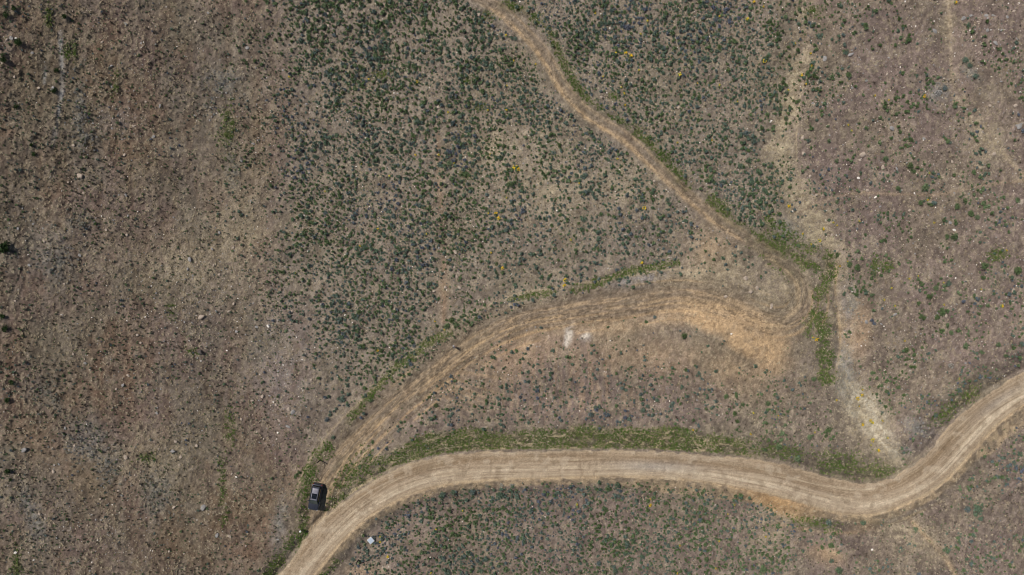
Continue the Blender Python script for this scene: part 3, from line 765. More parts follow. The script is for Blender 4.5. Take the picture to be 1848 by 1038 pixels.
def build_car(px, py, dpx):
    a = math.atan2(-dpx[1], dpx[0])
    root = bpy.data.objects.new('parked_car', None); COL.objects.link(root)
    root.location = place(px, py, 0.02); root.rotation_euler = (0, 0, a)
    tag(root, 'dark grey SUV with glass sunroof parked on the track mouth beside the dirt road', 'car')
    def ring(x, w, z0, z1, r=0.12, n=3):
        w /= 2; pts = []
        for (cy, cz, a0) in ((w - r, z1 - r, 0), (-w + r, z1 - r, 90), (-w + r, z0 + r, 180), (w - r, z0 + r, 270)):
            for k in range(n + 1):
                t = math.radians(a0 + 90 * k / n); pts.append((x, cy + r * math.cos(t), cz + r * math.sin(t)))
        return pts
    b = MB()   # lower body, x forward
    b.loft([ring(-2.33, 1.45, 0.50, 0.85, .1), ring(-2.28, 1.66, 0.38, 0.98, .12), ring(-2.10, 1.80, 0.32, 1.06, .14), ring(-1.5, 1.90, 0.28, 1.08, .14), ring(-0.6, 1.90, 0.26, 1.06, .14), ring(0.6, 1.90, 0.26, 1.04, .14),
            ring(1.1, 1.88, 0.28, 1.02, .14), ring(1.75, 1.84, 0.32, 0.96, .16), ring(2.10, 1.72, 0.36, 0.88, .16), ring(2.28, 1.48, 0.42, 0.78, .14), ring(2.34, 1.20, 0.48, 0.70, .1)])
    link('body', b.mesh('car_body', M_PAINT, smooth=True), root)
    # greenhouse (pillars and door tops)
    b = MB()
    b.loft([ring(-2.12, 1.50, 0.98, 1.06, .03), ring(-1.98, 1.48, 1.0, 1.30, .1), ring(-1.72, 1.36, 1.0, 1.62, .16), ring(-1.0, 1.32, 1.0, 1.70, .16), ring(-0.1, 1.32, 1.0, 1.70, .16), ring(0.28, 1.36, 1.0, 1.62, .16), ring(0.75, 1.48, 1.0, 1.32, .12), ring(1.12, 1.58, 0.96, 1.05, .03)])
    link('cabin_frame', b.mesh('car_cabin', M_BLACK, smooth=True), root)
    def panel(name, pts, m, th=0.02, parent=root):
        b = MB(); n = len(pts); P = [Vector(p) for p in pts]
        nr = (P[1] - P[0]).cross(P[2] - P[0]).normalized() * th
        b.face([p + nr for p in P]); b.face([p - nr for p in reversed(P)])
        for k in range(n): b.face([P[k] - nr, P[(k + 1) % n] - nr, P[(k + 1) % n] + nr, P[k] + nr])
        return link(name, b.mesh('car_' + name, m), parent)
    # roof panel, gently crowned, with pressed ribs
    b = MB(); rings = []
    for x, w, z in ((-1.80, 1.16, 1.625), (-1.6, 1.22, 1.69), (-1.0, 1.24, 1.725), (-0.2, 1.24, 1.725), (0.2, 1.24, 1.68), (0.33, 1.2, 1.62)):
        rings.append([(x, -w / 2, z - 0.05), (x, -w / 2, z - 0.015), (x, -w / 4, z + 0.012), (x, 0, z + 0.018), (x, w / 4, z + 0.012), (x, w / 2, z - 0.015), (x, w / 2, z - 0.05)])
    b.loft(rings); rf = link('roof', b.mesh('car_roof', M_ROOF, smooth=True), root)
    rb = MB(); rb.box((-1.32, 0, 1.737), (0.56, 0.03, 0.02)); rbm = rb.mesh('car_roof_rib', M_ROOF)
    for k in range(5): link('rib', rbm, rf, (0, (k - 2) * 0.2, 0))
    b = MB(); b.box((-0.42, 0, 1.752), (0.92, 0.86, 0.02)); link('sunroof', b.mesh('car_sunroof', M_GLASS), root)
    b = MB(); b.box((-0.52, 0, 1.765), (0.03, 0.84, 0.012)); link('sunroof_divider', b.mesh('car_sunroof_divider', M_BLACK), root)
    for s in (-1, 1):
        b = MB(); b.tube((-1.6, s * 0.60, 1.73), (0.15, s * 0.60, 1.74), 0.022, 0.022); b.tube((-1.6, s * .60, 1.66), (-1.6, s * .60, 1.74), .02, .02); b.tube((.15, s * .60, 1.66), (.15, s * .60, 1.74), .02, .02)
        link('roof_rail', b.mesh('car_roof_rail', M_BLACK), root)
    panel('windscreen', [(1.10, -0.74, 1.075), (1.10, 0.74, 1.075), (0.36, 0.62, 1.645), (0.36, -0.62, 1.645)], M_WIND)
    panel('rear_window', [(-2.08, 0.66, 1.13), (-2.08, -0.66, 1.13), (-1.83, -0.58, 1.60), (-1.83, 0.58, 1.60)], M_GLASS)
    for s in (-1, 1):
        for x0, x1, t0, t1 in ((-0.25, 0.78, -0.2, 0.26), (-1.15, -0.30, -1.05, -0.27), (-1.85, -1.2, -1.6, -1.1)):
            pts = [(x0, s * 0.80, 1.08), (x1, s * 0.80, 1.08), (t1, s * 0.685, 1.56), (t0, s * 0.685, 1.56)]
            panel('side_window', pts if s < 0 else pts[::-1], M_GLASS)
    # bonnet with a raised centre
    b = MB(); rings = []
    for x, w, z in ((1.14, 1.56, 1.055), (1.5, 1.54, 1.03), (1.9, 1.46, 0.965), (2.14, 1.3, 0.895)):
        rings.append([(x, -w / 2, z - 0.08), (x, -w / 2, z - 0.01), (x, -w / 5, z + 0.012), (x, -w / 6, z + 0.03), (x, w / 6, z + 0.03), (x, w / 5, z + 0.012), (x, w / 2, z - 0.01), (x, w / 2, z - 0.08)])
    b.loft(rings); link('bonnet', b.mesh('car_bonnet', M_PAINT, smooth=False), root)
    # rear spoiler, bumpers
    b = MB(); b.box((-1.93, 0, 1.60), (0.26, 1.16, 0.045)); link('rear_spoiler', b.mesh('car_spoiler', M_PAINT), root)
    b = MB(); b.box((2.30, 0, 0.42), (0.16, 1.40, 0.16)); link('front_bumper', b.mesh('car_bumper', M_BLACK), root)
    b = MB(); b.box((-2.32, 0, 0.48), (0.14, 1.60, 0.20)); link('rear_bumper', b.mesh('car_rear_bumper', M_BLACK), root)
    b = MB(); b.box((2.335, 0, 0.60), (0.05, 0.9, 0.14)); link('grille', b.mesh('car_grille', M_BLACK), root)
    for s in (-1, 1):
        b = MB(); b.box((2.16, s * 0.70, 0.76), (0.22, 0.26, 0.10), -s * 0.35); link('headlight', b.mesh('car_headlight', M_LAMP), root)
        b = MB(); b.box((-2.25, s * 0.72, 0.92), (0.10, 0.22, 0.16), s * 0.3); link('tail_light', b.mesh('car_tail_light', M_RED), root)
        b = MB(); b.box((0.72, s * 1.03, 1.10), (0.14, 0.20, 0.14)); b.box((0.74, s * 0.90, 1.06), (0.06, 0.16, 0.05)); link('wing_mirror', b.mesh('car_mirror', M_PAINT), root)
        for x in (-0.05, -0.95):
            b = MB(); b.box((x, s * 0.955, 0.92), (0.16, 0.02, 0.03)); link('door_handle', b.mesh('car_handle', M_BLACK), root)
        for x in (-1.42, 1.42):
            b = MB(); b.tube((x, s * 0.70, 0.34), (x, s * 0.93, 0.34), 0.34, 0.34, 20); w = link('wheel', b.mesh('car_tyre', M_TYRE), root)
            b = MB(); b.tube((x, s * 0.931, 0.34), (x, s * 0.945, 0.34), 0.22, 0.20, 12); link('rim', b.mesh('car_rim', M_RIM), w)
    return root
build_car(571.5, 894.5, (-9.5, 47.5))

# ------------------------------------------------------------------ utility box
def utility_box(px, py):
    root = bpy.data.objects.new('utility_box', None); COL.objects.link(root)
    root.location = place(px, py, 0.0); root.rotation_euler = (0, 0, R(40)); root.scale = (.93, .93, .93)
    tag(root, 'square pale blue-white utility box standing alone below the dirt road', 'utility box')
    m1 = plain('box_paint', alb(178, 190, 204), 0.55, 0, 0.04, 3); m2 = plain('concrete', alb(186, 176, 164), 0.9, 0, 0.1, 4); m3 = plain('box_lid_rim', alb(196, 194, 186), 0.5, 0, 0.05, 3)
    b = MB(); b.box((0, 0, 0.0), (1.12, 1.12, 0.24)); link('pad', b.mesh('utility_pad', m2), root)
    b = MB(); b.box((0, 0, 0.28), (0.98, 0.98, 0.34)); link('cabinet', b.mesh('utility_cabinet', m1), root)
    b = MB(); b.loft([[(x * .54, y * .54, .44) for x, y in ((-1, -1), (1, -1), (1, 1), (-1, 1))], [(x * .54, y * .54, .485) for x, y in ((-1, -1), (1, -1), (1, 1), (-1, 1))], [(x * .49, y * .49, .50) for x, y in ((-1, -1), (1, -1), (1, 1), (-1, 1))]])
    lid = link('lid', b.mesh('utility_lid', m3), root)
    b = MB(); b.box((0, 0, .503), (.9, .9, .012)); link('lid_panel', b.mesh('utility_lid_panel', m1), lid)
    b = MB(); b.box((0.495, 0, .3), (.02, .12, .05)); link('latch', b.mesh('utility_latch', M_BLACK), root)
utility_box(670, 974)

# ------------------------------------------------------------------ posts
M_WOOD = plain('weathered_wood', alb(58, 50, 44), 0.9, noise=0.2, scale=9)
M_WHITE = plain('white_plastic', (0.75, 0.75, 0.72), 0.5)
def post(px, py, h, label, r=0.085, cap=False, mat=None, sign=False):
    root = bpy.data.objects.new('marker_post', None); COL.objects.link(root)
    root.location = place(px, py, 0); root.rotation_euler = (R(random.uniform(-2, 2)), R(random.uniform(-2, 2)), random.random())
    tag(root, label, 'post')
    b = MB(); b.tube((0, 0, -0.25), (0, 0, h), r * 1.05, r * 0.95, 8); b.tube((0, 0, h), (0, 0, h + .03), r * .95, r * .4, 8)
    link('shaft', b.mesh('post_shaft', mat or M_WOOD), root)
    if cap:
        b = MB(); b.tube((0, 0, h - 0.06), (0, 0, h + 0.10), r * 2.2, r * 2.2, 10); b.tube((0, 0, h + .10), (0, 0, h + .16), r * 2.2, r * 1.2, 10)
        link('cap', b.mesh('post_cap', M_WHITE), root)
    if sign:
        b = MB(); b.box((0, -.02 - r, h - .22), (.30, .02, .36)); link('plate', b.mesh('post_plate', M_WHITE), root)
    return root
post(578, 830.5, 1.75, 'thin dark wooden post at the track edge just above the parked car')
post(545, 956, 0.95, 'short marker post with white cap between the green verge and the dirt road', 0.08, cap=True)
post(647, 1010.5, 1.8, 'bare dark wooden post below the dirt road near the bottom edge', 0.095)

# ------------------------------------------------------------------ person (standing on the track)
def person(px, py, face):
    J = {'pelvis': (0, 0, .95), 'waist': (0, .0, 1.10), 'chest': (.01, 0, 1.32), 'neck': (.01, 0, 1.48), 'head0': (.02, 0, 1.56), 'head1': (.035, 0, 1.68), 'head2': (.02, 0, 1.76)}
    E = [('pelvis', 'waist'), ('waist', 'chest'), ('chest', 'neck'), ('neck', 'head0'), ('head0', 'head1'), ('head1', 'head2')]
    Rr = {'pelvis': (.19, .15), 'waist': (.18, .15), 'chest': (.21, .16), 'neck': (.058, .058), 'head0': (.075, .07), 'head1': (.095, .085), 'head2': (.07, .065)}
    for s, n in ((1, 'l'), (-1, 'r')):
        J.update({n + 'sh': (0, s * .18, 1.41), n + 'el': (.04, s * .25, 1.14), n + 'wr': (.26, s * .12, 1.10), n + 'ha': (.33, s * .085, 1.11), n + 'hip': (0, s * .095, .88), n + 'kn': (.02 * s, s * .11, .50), n + 'an': (-.03 + .02 * s, s * .12, .09), n + 'to': (.13 + .02 * s, s * .145, .04)})
        Rr.update({n + 'sh': (.095, .09), n + 'el': (.062, .06), n + 'wr': (.033, .03), n + 'ha': (.042, .022), n + 'hip': (.11, .11), n + 'kn': (.08, .078), n + 'an': (.042, .042), n + 'to': (.045, .03)})
        E += [('chest', n + 'sh'), (n + 'sh', n + 'el'), (n + 'el', n + 'wr'), (n + 'wr', n + 'ha'), ('pelvis', n + 'hip'), (n + 'hip', n + 'kn'), (n + 'kn', n + 'an'), (n + 'an', n + 'to')]
        for k in range(5):     # four fingers and a thumb, curled round the edge of what is held
            f = n + 'f%d' % k
            if k < 4:
                y0 = s * (.11 - .017 * k); ln = (.055, .066, .062, .05)[k]
                J[f + 'a'] = (.365, y0, 1.118); J[f + 'b'] = (.365 + ln * .6, y0 - s * .01, 1.125); J[f + 'c'] = (.365 + ln * .8, y0 - s * .02, 1.10)
            else:
                J[f + 'a'] = (.33, s * .055, 1.125); J[f + 'b'] = (.355, s * .04, 1.14); J[f + 'c'] = (.375, s * .035, 1.143)
            for q, r in (('a', .010), ('b', .009), ('c', .008)): Rr[f + q] = (r, r)
            E += [(n + 'ha', f + 'a'), (f + 'a', f + 'b'), (f + 'b', f + 'c')]
    names = list(J); me = bpy.data.meshes.new('person'); me.from_pydata([J[k] for k in names], [(names.index(a), names.index(b)) for a, b in E], [])
    o = link('person', me, None, place(px, py, 0.0)); o.rotation_euler = (0, 0, face)
    sk = o.modifiers.new('skin', 'SKIN'); sk.use_smooth_shade = True
    for i, k in enumerate(names):
        d = me.skin_vertices[0].data[i]; d.radius = Rr[k]; d.use_root = (k == 'pelvis')
    sb = o.modifiers.new('sub', 'SUBSURF'); sb.levels = sb.render_levels = 1
    # clothes by height on the body: dark trousers, white shirt, skin
    m, n, l, b = new_mat('person_clothes')
    tc = n.new('ShaderNodeTexCoord'); sp = n.new('ShaderNodeSeparateXYZ'); l.new(tc.outputs['Object'], sp.inputs[0])
    mr = n.new('ShaderNodeMapRange'); mr.inputs['From Max'].default_value = 2.0; l.new(sp.outputs['Z'], mr.inputs['Value'])
    r = n.new('ShaderNodeValToRGB'); r.color_ramp.interpolation = 'CONSTANT'; e = r.color_ramp.elements
    for k, (p_, c_) in enumerate([(0, (.04, .03, .03)), (.05, (.03, .035, .05)), (.5, (.86, .83, .83)), (.735, (.45, .27, .19))]):
        if k > 1: e.new(p_)
        e[k].position = p_; e[k].color = (*c_, 1)
    gt = n.new('ShaderNodeMath'); gt.operation = 'GREATER_THAN'; gt.inputs[1].default_value = .20; l.new(sp.outputs['X'], gt.inputs[0])
    mx = n.new('ShaderNodeMix'); mx.data_type = 'RGBA'; l.new(gt.outputs[0], mx.inputs['Factor']); l.new(mr.outputs[0], r.inputs['Fac']); l.new(r.outputs[0], mx.inputs['A']); mx.inputs['B'].default_value = (.45, .27, .19, 1)
    l.new(mx.outputs['Result'], b.inputs['Base Color']); b.inputs['Roughness'].default_value = .8
    me.materials.append(m)
    tag(o, 'person in a white top standing on the rutted track, casting a dark shadow', 'person')
    b = MB()           # hair as a cap over skull and nape
    rings = []
    for k in range(6):
        t = k / 5; z = 1.62 + .19 * t; q = math.sqrt(max(.02, 1 - (t * .98) ** 2))
        rings.append([(-.005 + .118 * q * math.cos(a) * (1 if math.cos(a) < .3 else .80 + .2 * t), .105 * q * math.sin(a), z) for a in np.linspace(0, 2 * math.pi, 14, endpoint=False)])
    b.loft(rings); link('hair', b.mesh('person_hair', plain('hair', (.05, .035, .02), .7), smooth=True), o)
    b = MB(); b.box((.385, 0, 1.115), (.10, .19, .03)); c = link('controller', b.mesh('controller', M_BLACK), None, o.location.copy()); c.rotation_euler = (0, 0, face)
    tag(c, 'small dark controller held by the person on the track', 'controller')
person(819.5, 625, R(20))

# ------------------------------------------------------------------ shrubs
SAGE = [shrub_mesh('sagebrush_mesh_%d' % k, 300 + k, 92, 0.18, 6, 0.95, [M_SAGE, M_TWIG]) for k in range(8)]
GREEN = [shrub_mesh('green_shrub_mesh_%d' % k, 400 + k, 80, 0.19, 5, 0.95, [M_GREEN, M_TWIG]) for k in range(6)]

def zone(px, py):
    """where a plant stands, told by things one can find"""
    if sample(left_zone, px, py) > .5:
        if py < 350: return 'on the upper bare brown hillside'
        if py < 690: return 'on the bare brown hillside at mid height'
        return 'on the lower bare brown hillside'
    kd = sample(kD, px, py); rt = sample(rT, px, py); ro = sample(out, px, py)
    below = py > np.interp(px, road_c[:, 0], road_c[:, 1])
    if below:
        if px < 760: return 'below the dirt road, near the utility box'
        if px < 1000: return 'below the dirt road where its bend straightens' + (', close to it' if py < 940 else ', farther down')
        if px < 1300: return 'in scrub below the straight dirt road' + (', close to it' if py < 940 else ', farther down')
        if px < 1580: return 'below the road bend by the sandy patch'
        return 'on dark slope below the climbing dirt road'
    if sample(midz, px, py) > .35 or sample(midright, px, py) > .35 or (py > 560 and 640 < px < 1480):
        if px < 900: return 'on scraped ground between track and road'
        if px < 1300: return 'on scraped ground ' + ('just above the grass verge' if py > 700 else 'just below the sandy track')
        return 'between the sand bank and the gully foot'
    tx = np.interp(py, track[:230, 1], track[:230, 0]) if py < 520 else 1450
    if px > sample(PX * 0 + np.interp(GY, gully[:, 1], gully[:, 0])[:, None], px, py):
        if py < 340: return 'beyond the dry gully, above the footpath' + (', stony far side' if px > 1650 else ', gully side')
        if py < 560: return 'beyond the dry gully, below the footpath' + (', far side' if px > 1680 else ', gully side')
        return 'beyond the dry gully, above the climbing road'
    if px > tx:
        gxx = np.interp(py, gully[:, 1], gully[:, 0])
        return 'between upper track and gully, ' + ('top part' if py < 120 else 'halfway down' if py < 250 else 'near the hairpin') + (', nearer the track' if px - tx < gxx - px else ', nearer the gully')
    if px > 800:
        return 'in scrub inside the track curve, ' + ('top part' if py < 180 else 'halfway down' if py < 350 else 'lowest part') + (', by the faint path' if px < 920 else ', close to the track' if tx - px < 130 else ', in the middle')
    return 'in dense scrub above the car, ' + ('top part' if py < 170 else 'upper half' if py < 340 else 'lower half' if py < 520 else 'lowest part') + (', at its outer fringe' if px < 585 else ', in the thick of it' if px < 710 else ', by the faint path')

BIGS = [shrub_mesh('big_sagebrush_mesh_%d' % k, 320 + k, 260, 0.10, 11, 0.75, [M_SAGE, M_TWIG]) for k in range(5)]
BIGG = [shrub_mesh('big_green_mesh_%d' % k, 420 + k, 260, 0.11, 10, 0.85, [M_GREEN, M_TWIG]) for k in range(4)]
BIGT = [shrub_mesh('dark_bush_mesh_%d' % k, 440 + k, 280, 0.11, 10, 0.9, [M_TREE, M_TWIG]) for k in range(4)]
BIGY = [shrub_mesh('grey_shrub_mesh_%d' % k, 460 + k, 200, 0.10, 9, 0.6, [M_GREY, M_TWIG]) for k in range(4)]
BIG_SAGE = [  # px, py, radius px, own label or None
    (617, 720, 10, 'largest grey-green sagebrush standing alone above the track, uphill of the parked car'),
    (590, 757, 7, None), (596, 748, 6, None),
    (798, 892, 8, 'dark sagebrush at the west end of the row along the lower road edge'),
    (818, 888, 8, 'dark sagebrush in the middle of the row along the lower road edge'),
    (852, 887, 9, 'dark sagebrush at the east end of the row along the lower road edge'),
    (902, 894, 10, 'dark broad sagebrush standing just below the lower edge of the road'),
    (879, 877, 6, 'grey bare shrub first of three flat ones on the lower road edge'), (905, 875, 6, 'grey bare shrub second of three flat ones on the lower road edge'), (924, 875, 6, 'grey bare shrub last of three flat ones on the lower road edge'),
    (755, 907, 5, None), (782, 901, 6, None),
    (1114, 874, 9, 'round grey-green sagebrush leaning over the lower edge of the straight road'),
    (1494, 942, 9, 'pale teal sagebrush at the road bend above the sandy patch'), (1556, 943, 8, 'pale teal sagebrush touching the lower edge of the road bend'),
    (1651, 954, 8, None), (1499, 1012, 7, 'round grey sagebrush on the edge of the bare sandy patch'), (1512, 1028, 10, 'dark clumped sagebrush below the bare sandy patch'),
    (1763, 918, 12, 'largest teal sagebrush on the slope below the climbing road'), (1745, 918, 9, None), (1768, 935, 8, None),
    (1741, 109, 8, 'tall blue-grey sagebrush on the steep draw, upper of the pair'), (1748, 119, 7, 'tall blue-grey sagebrush on the steep draw, lower of the pair'),
    (1760, 138, 7, None), (1693, 168, 9, 'wide pale grey sagebrush patch shrub on the stony slope'), (1703, 160, 7, None), (1523, 82, 5, None), (1520, 64, 5, None), (1513, 66, 5, None), (1757, 199, 5, None),
    (1658, 524, 5, 'small dark blue shrub alone on bare slope beyond the gully'), (1715, 660, 7, 'pale grey-green shrub above the climbing end of the dirt road'),
    (1710, 512, 7, None), (148, 405, 7, 'pale grey shrub on the brown hillside'), 
    (680, 57, 6, None), (780, 113, 6, None), (683, 170, 8, None), (790, 152, 6, None), (842, 193, 5, None), (930, 70, 6, None), (753, 220, 8, None), (760, 232, 7, None), (585, 48, 6, None), (650, 15, 6, None), (587, 384, 6, None), (590, 130, 6, None), (1052, 395, 8, 'dark blue-violet shrub inside the curve of the track, darker than its neighbours'), (1068, 288, 5, None), (1133, 50, 7, None), (1085, 42, 6, None), (895, 285, 6, None), (1080, 430, 7, None), (1050, 415, 7, None), (1380, 108, 7, None), (1387, 100, 6, None), (1400, 180, 6, None), (1345, 240, 8, None), (1360, 255, 8, None), (1350, 290, 8, None), (1370, 310, 8, None), (1355, 330, 8, None), (1380, 345, 8, None), (1340, 350, 7, None), (1335, 300, 7, None), (1370, 365, 8, None), (1390, 300, 7, None), (1160, 740, 7, None), (1065, 748, 8, None), (1075, 735, 6, None), (1000, 718, 5, None), (1178, 702, 5, None), (970, 718, 5, None), (1210, 733, 5, None), (1240, 715, 5, None), (1185, 722, 6, None), (1130, 982, 8, None), (1080, 1015, 8, None), (1110, 1030, 8, None), (1157, 1004, 6, None), (1205, 985, 6, None),
]
BIG_GREEN = [
    (8, 109, 8, 'bright green bush at the frame edge beside the upper draw, widest of those there'), (35, 78, 8, 'tall green bush on the dark slope, second from the top corner'), (12, 28, 7, 'green bush in the top corner of the brown hillside'), (27, 16, 5, None), (118, 31, 7, 'narrow green bush standing by the upper rill on the hillside'),
    (98, 165, 6, 'round dark green bush beside the grey rill on the hillside'), (30, 193, 5, None), (12, 448, 13, 'large nearly black bush halfway down the hillside edge'),
    (6, 571, 7, 'bright green bush at the hillside edge, upper of two'), (11, 593, 7, 'bright green bush at the hillside edge, lower of two'), (22, 690, 6, None), (14, 722, 7, 'dark spreading bush on the rust-coloured hillside'), (16, 850, 8, 'bright green round bush with a smaller one below it'), (20, 866, 4, 'small dark bush directly below the bright green round one'),
    (104, 128, 5, None), (62, 279, 5, None), (58, 262, 5, None), (1096, 881, 8, 'green bush just below the straight road, beside the round sagebrush'), (1151, 873, 5, 'small round green tuft on the sandy lower road edge'), (1204, 873, 4, None), (1287, 884, 4, None), (1270, 884, 5, None), (1336, 893, 6, None),
    (1531, 477, 8, None), (1545, 482, 8, None), (1774, 480, 9, 'pale green bush on the slope beyond the gully'), (1834, 489, 9, None), (1720, 427, 9, None), (1708, 428, 6, None), (1725, 373, 8, None), (1750, 385, 8, None), (1762, 393, 6, None), (1635, 631, 7, None), (1648, 640, 6, None), (1699, 565, 8, None), (1690, 572, 7, None), (1834, 361, 7, None), (1510, 460, 6, None), (1468, 684, 6, None), (1641, 300, 8, None), (1648, 310, 6, None), (1668, 338, 9, None), (1530, 136, 7, None), (1720, 316, 5, None), (1660, 365, 6, None), (1580, 20, 5, None), (1620, 340, 6, None), (1595, 193, 6, None), (1688, 520, 7, None), (1675, 535, 7, None), (1715, 600, 6, None), (1740, 625, 7, None), (1770, 635, 6, None), (1800, 622, 6, None), (1405, 805, 8, None), (1385, 728, 7, None), (1493, 775, 7, None), (1438, 827, 9, None), (1460, 788, 6, None),
    (678, 100, 6, None), (838, 316, 7, None), (815, 578, 8, 'yellow-green bush at the foot of the dense scrub beside the track'), (807, 588, 8, None), (822, 585, 7, None), (1325, 745, 6, None), (1340, 730, 6, None), (1310, 715, 6, None), (1330, 760, 6, None), (675, 980, 5, None),
]
ROCKS = [  # px, py, radius px, tone, label
    (864, 25, 4.2, 'p', 'tan boulder beside the top of the upper track'), (792, 193, 4.0, 'p', 'pale boulder in the middle of the dense scrub, on the faint vertical path'), (591, 25, 3.6, 'p', 'long pale stone near the top edge of the dense scrub'),
    (739, 486, 2.6, 'w', 'small white stone in the lower dense scrub'), (824, 500, 3.6, 'p', 'pale stone upper of two at the foot of the scrub path'), (804, 519, 4.2, 'p', 'angular tan stone beside the faint path in the lower scrub'), (829, 519, 3.8, 'p', 'pale stone lower of two at the foot of the scrub path'), (822, 454, 4.2, 'p', 'flat pink-grey stone right of the faint scrub path'), (784, 525, 3.6, 'p', 'low brown stone west of the faint scrub path'), (484, 588, 3.2, 'w', 'pale stone on the stony strip at the edge of the scrub'),
    (364, 572, 6.2, 'p', 'largest tan boulder on the brown hillside'), (362, 635, 5.0, 'd', 'dark boulder with a black shadow on the brown hillside'), (367, 916, 6.0, 'g', 'grey boulder with a dark shadow low on the hillside'), (312, 814, 4.6, 'g', 'pale grey oval stone on the lower hillside'), (317, 797, 3.6, 'p', 'pale stone just above the grey oval one'), (354, 804, 2.8, 'p', 'small round tan stone level with the grey oval one'), (314, 915, 3.5, 'p', 'tan upright stone west of the grey boulder'), (28, 997, 3.2, 'w', 'bright white stone in the bottom corner of the hillside'),
    (1557, 279, 5.4, 'p', 'round pale boulder on the stony slope beyond the gully'), (1686, 56, 5.2, 'g', 'large grey boulder on the upper stony slope'), (1610, 232, 4.6, 'g', 'oblong grey stone beyond the gully'), (1549, 321, 3.4, 'w', 'white stone just above the footpath'), (1593, 302, 4.2, 'p', 'tan stone above the footpath'), (1840, 227, 5.0, 'g', 'grey rock at the frame edge by the draw'), (1793, 278, 4.6, 'p', 'tan rock beside the lower draw'), (1536, 98, 5.0, 'g', 'flat grey rock near the gully top, upper'), (1488, 106, 5.0, 'g', 'flat grey rock touching the upper gully'), (1451, 278, 4.4, 'p', 'tan rock at the gully edge'), (1462, 318, 3.6, 'p', 'small tan rock at the gully edge above the footpath'),
    (1580, 356, 2.6, 'w', 'small white stone just below the footpath'), (1722, 415, 3.2, 'w', 'white stone on the slope below the footpath'), (1714, 402, 4.0, 'g', 'grey stone next to the white one below the footpath'), (1615, 567, 4.6, 'g', 'pale grey round rock beyond the gully'),
    (1345, 502, 4.8, 'p', 'tan boulder inside the hairpin, uppermost of three'), (1366, 520, 4.4, 'p', 'tan boulder inside the hairpin, easternmost of three'), (1354, 527, 4.6, 'p', 'tan boulder inside the hairpin, lowest of three'), (1392, 553, 5.0, 'p', 'flat pale rock on the inner edge of the hairpin'), (1320, 603, 2.2, 'w', 'small white stone on the orange sand bank'),
    (529, 743, 5.2, 'g', 'pale flat boulder on the stony strip uphill of the car, lower of two'), (521, 738, 4.4, 'p', 'tan flat boulder on the stony strip uphill of the car, upper of two'), (728, 807, 3.0, 'p', 'tan stone in the grass verge of the dirt road'), (520, 770, 4.0, 'g', 'grey stone on the stony strip, below the two flat boulders'), (504, 759, 4.0, 'p', 'tan jagged stone west of the two flat boulders'),
    (1172, 220, 3.8, 'p', 'pinkish stone between the upper track and the gully'), (1085, 175, 2.8, 'p', 'small pale stone beside the upper track'), (1224, 193, 3.6, 'p', 'tall pale stone amid scrub between track and gully'), (1391, 219, 2.8, 'w', 'white stone at the western rim of the gully'), (1574, 992, 2.8, 'w', 'white stone below the road bend'), (28, 70, 2.5, 'w', None), (1310, 535, 3.2, 'p', None), (1842, 365, 5.5, 'p', 'orange-tan rock at the frame edge below the footpath'),
]
GREEN_LBL = 'green leafy shrub '
SAGE_LBL = 'grey-green sagebrush shrub '

def landmark_labels(spots, word):
    """the plant nearest to a stone or other easily found thing, on one of its four sides, is named after it"""
    res = {}
    marks = [(r[0], r[1], r[4]) for r in ROCKS if r[4]] + [(572, 895, 'parked SUV'), (670, 974, 'square white utility box'), (1026, 606, 'white chalk patch on the scraped ground'), (819, 626, 'person on the track'), (578, 830, 'thin wooden post above the parked car'), (647, 1011, 'dark wooden post near the bottom edge')]
    for mx, my, ml in marks:
        best = {}
        for k, (px, py, r, lab) in enumerate(spots):
            if lab: continue
            dx, dy = px - mx, py - my; d = math.hypot(dx, dy)
            if d > 55: continue
            side = ('right of' if dx > 0 else 'left of') if abs(dx) > abs(dy) else ('below' if dy > 0 else 'above')
            if side not in best or d < best[side][0]: best[side] = (d, k)
        for side, (d, k) in best.items():
            lab = '%s just %s the %s' % (word, side, ml)
            if len(lab.split()) <= 16 and (k not in res or d < res[k][0]): res[k] = (d, lab)
    return {k: v[1] for k, v in res.items()}

def individuals(name, meshes, spots, cat, prefix, group_word, short):
    own = landmark_labels(spots, short)
    for k, (px, py, r, lab) in enumerate(spots):
        z = zone(px, py)
        ms = meshes
        if lab and ('grey bare' in lab or 'pale grey' in lab): ms = BIGY
        elif name == 'green_shrub' and px < 125: ms = BIGT
        elif r >= 6: ms = BIGS if name == 'sagebrush_shrub' else BIGG
        o = link(name, ms[k % len(ms)], None, place(px, py, -0.02))
        s = r * S
        o.scale = (s * random.uniform(.9, 1.1), s * random.uniform(.9, 1.1), s * random.uniform(.8, 1.15))
        o.rotation_euler = (random.uniform(-.1, .1), random.uniform(-.1, .1), random.uniform(0, 6.28))
        tag(o, lab or own.get(k) or (prefix + z), cat, group_word + ' ' + z)

sx, sy = jitter_points(5.0, np.clip(d_sage * 1.1, 0, 1))
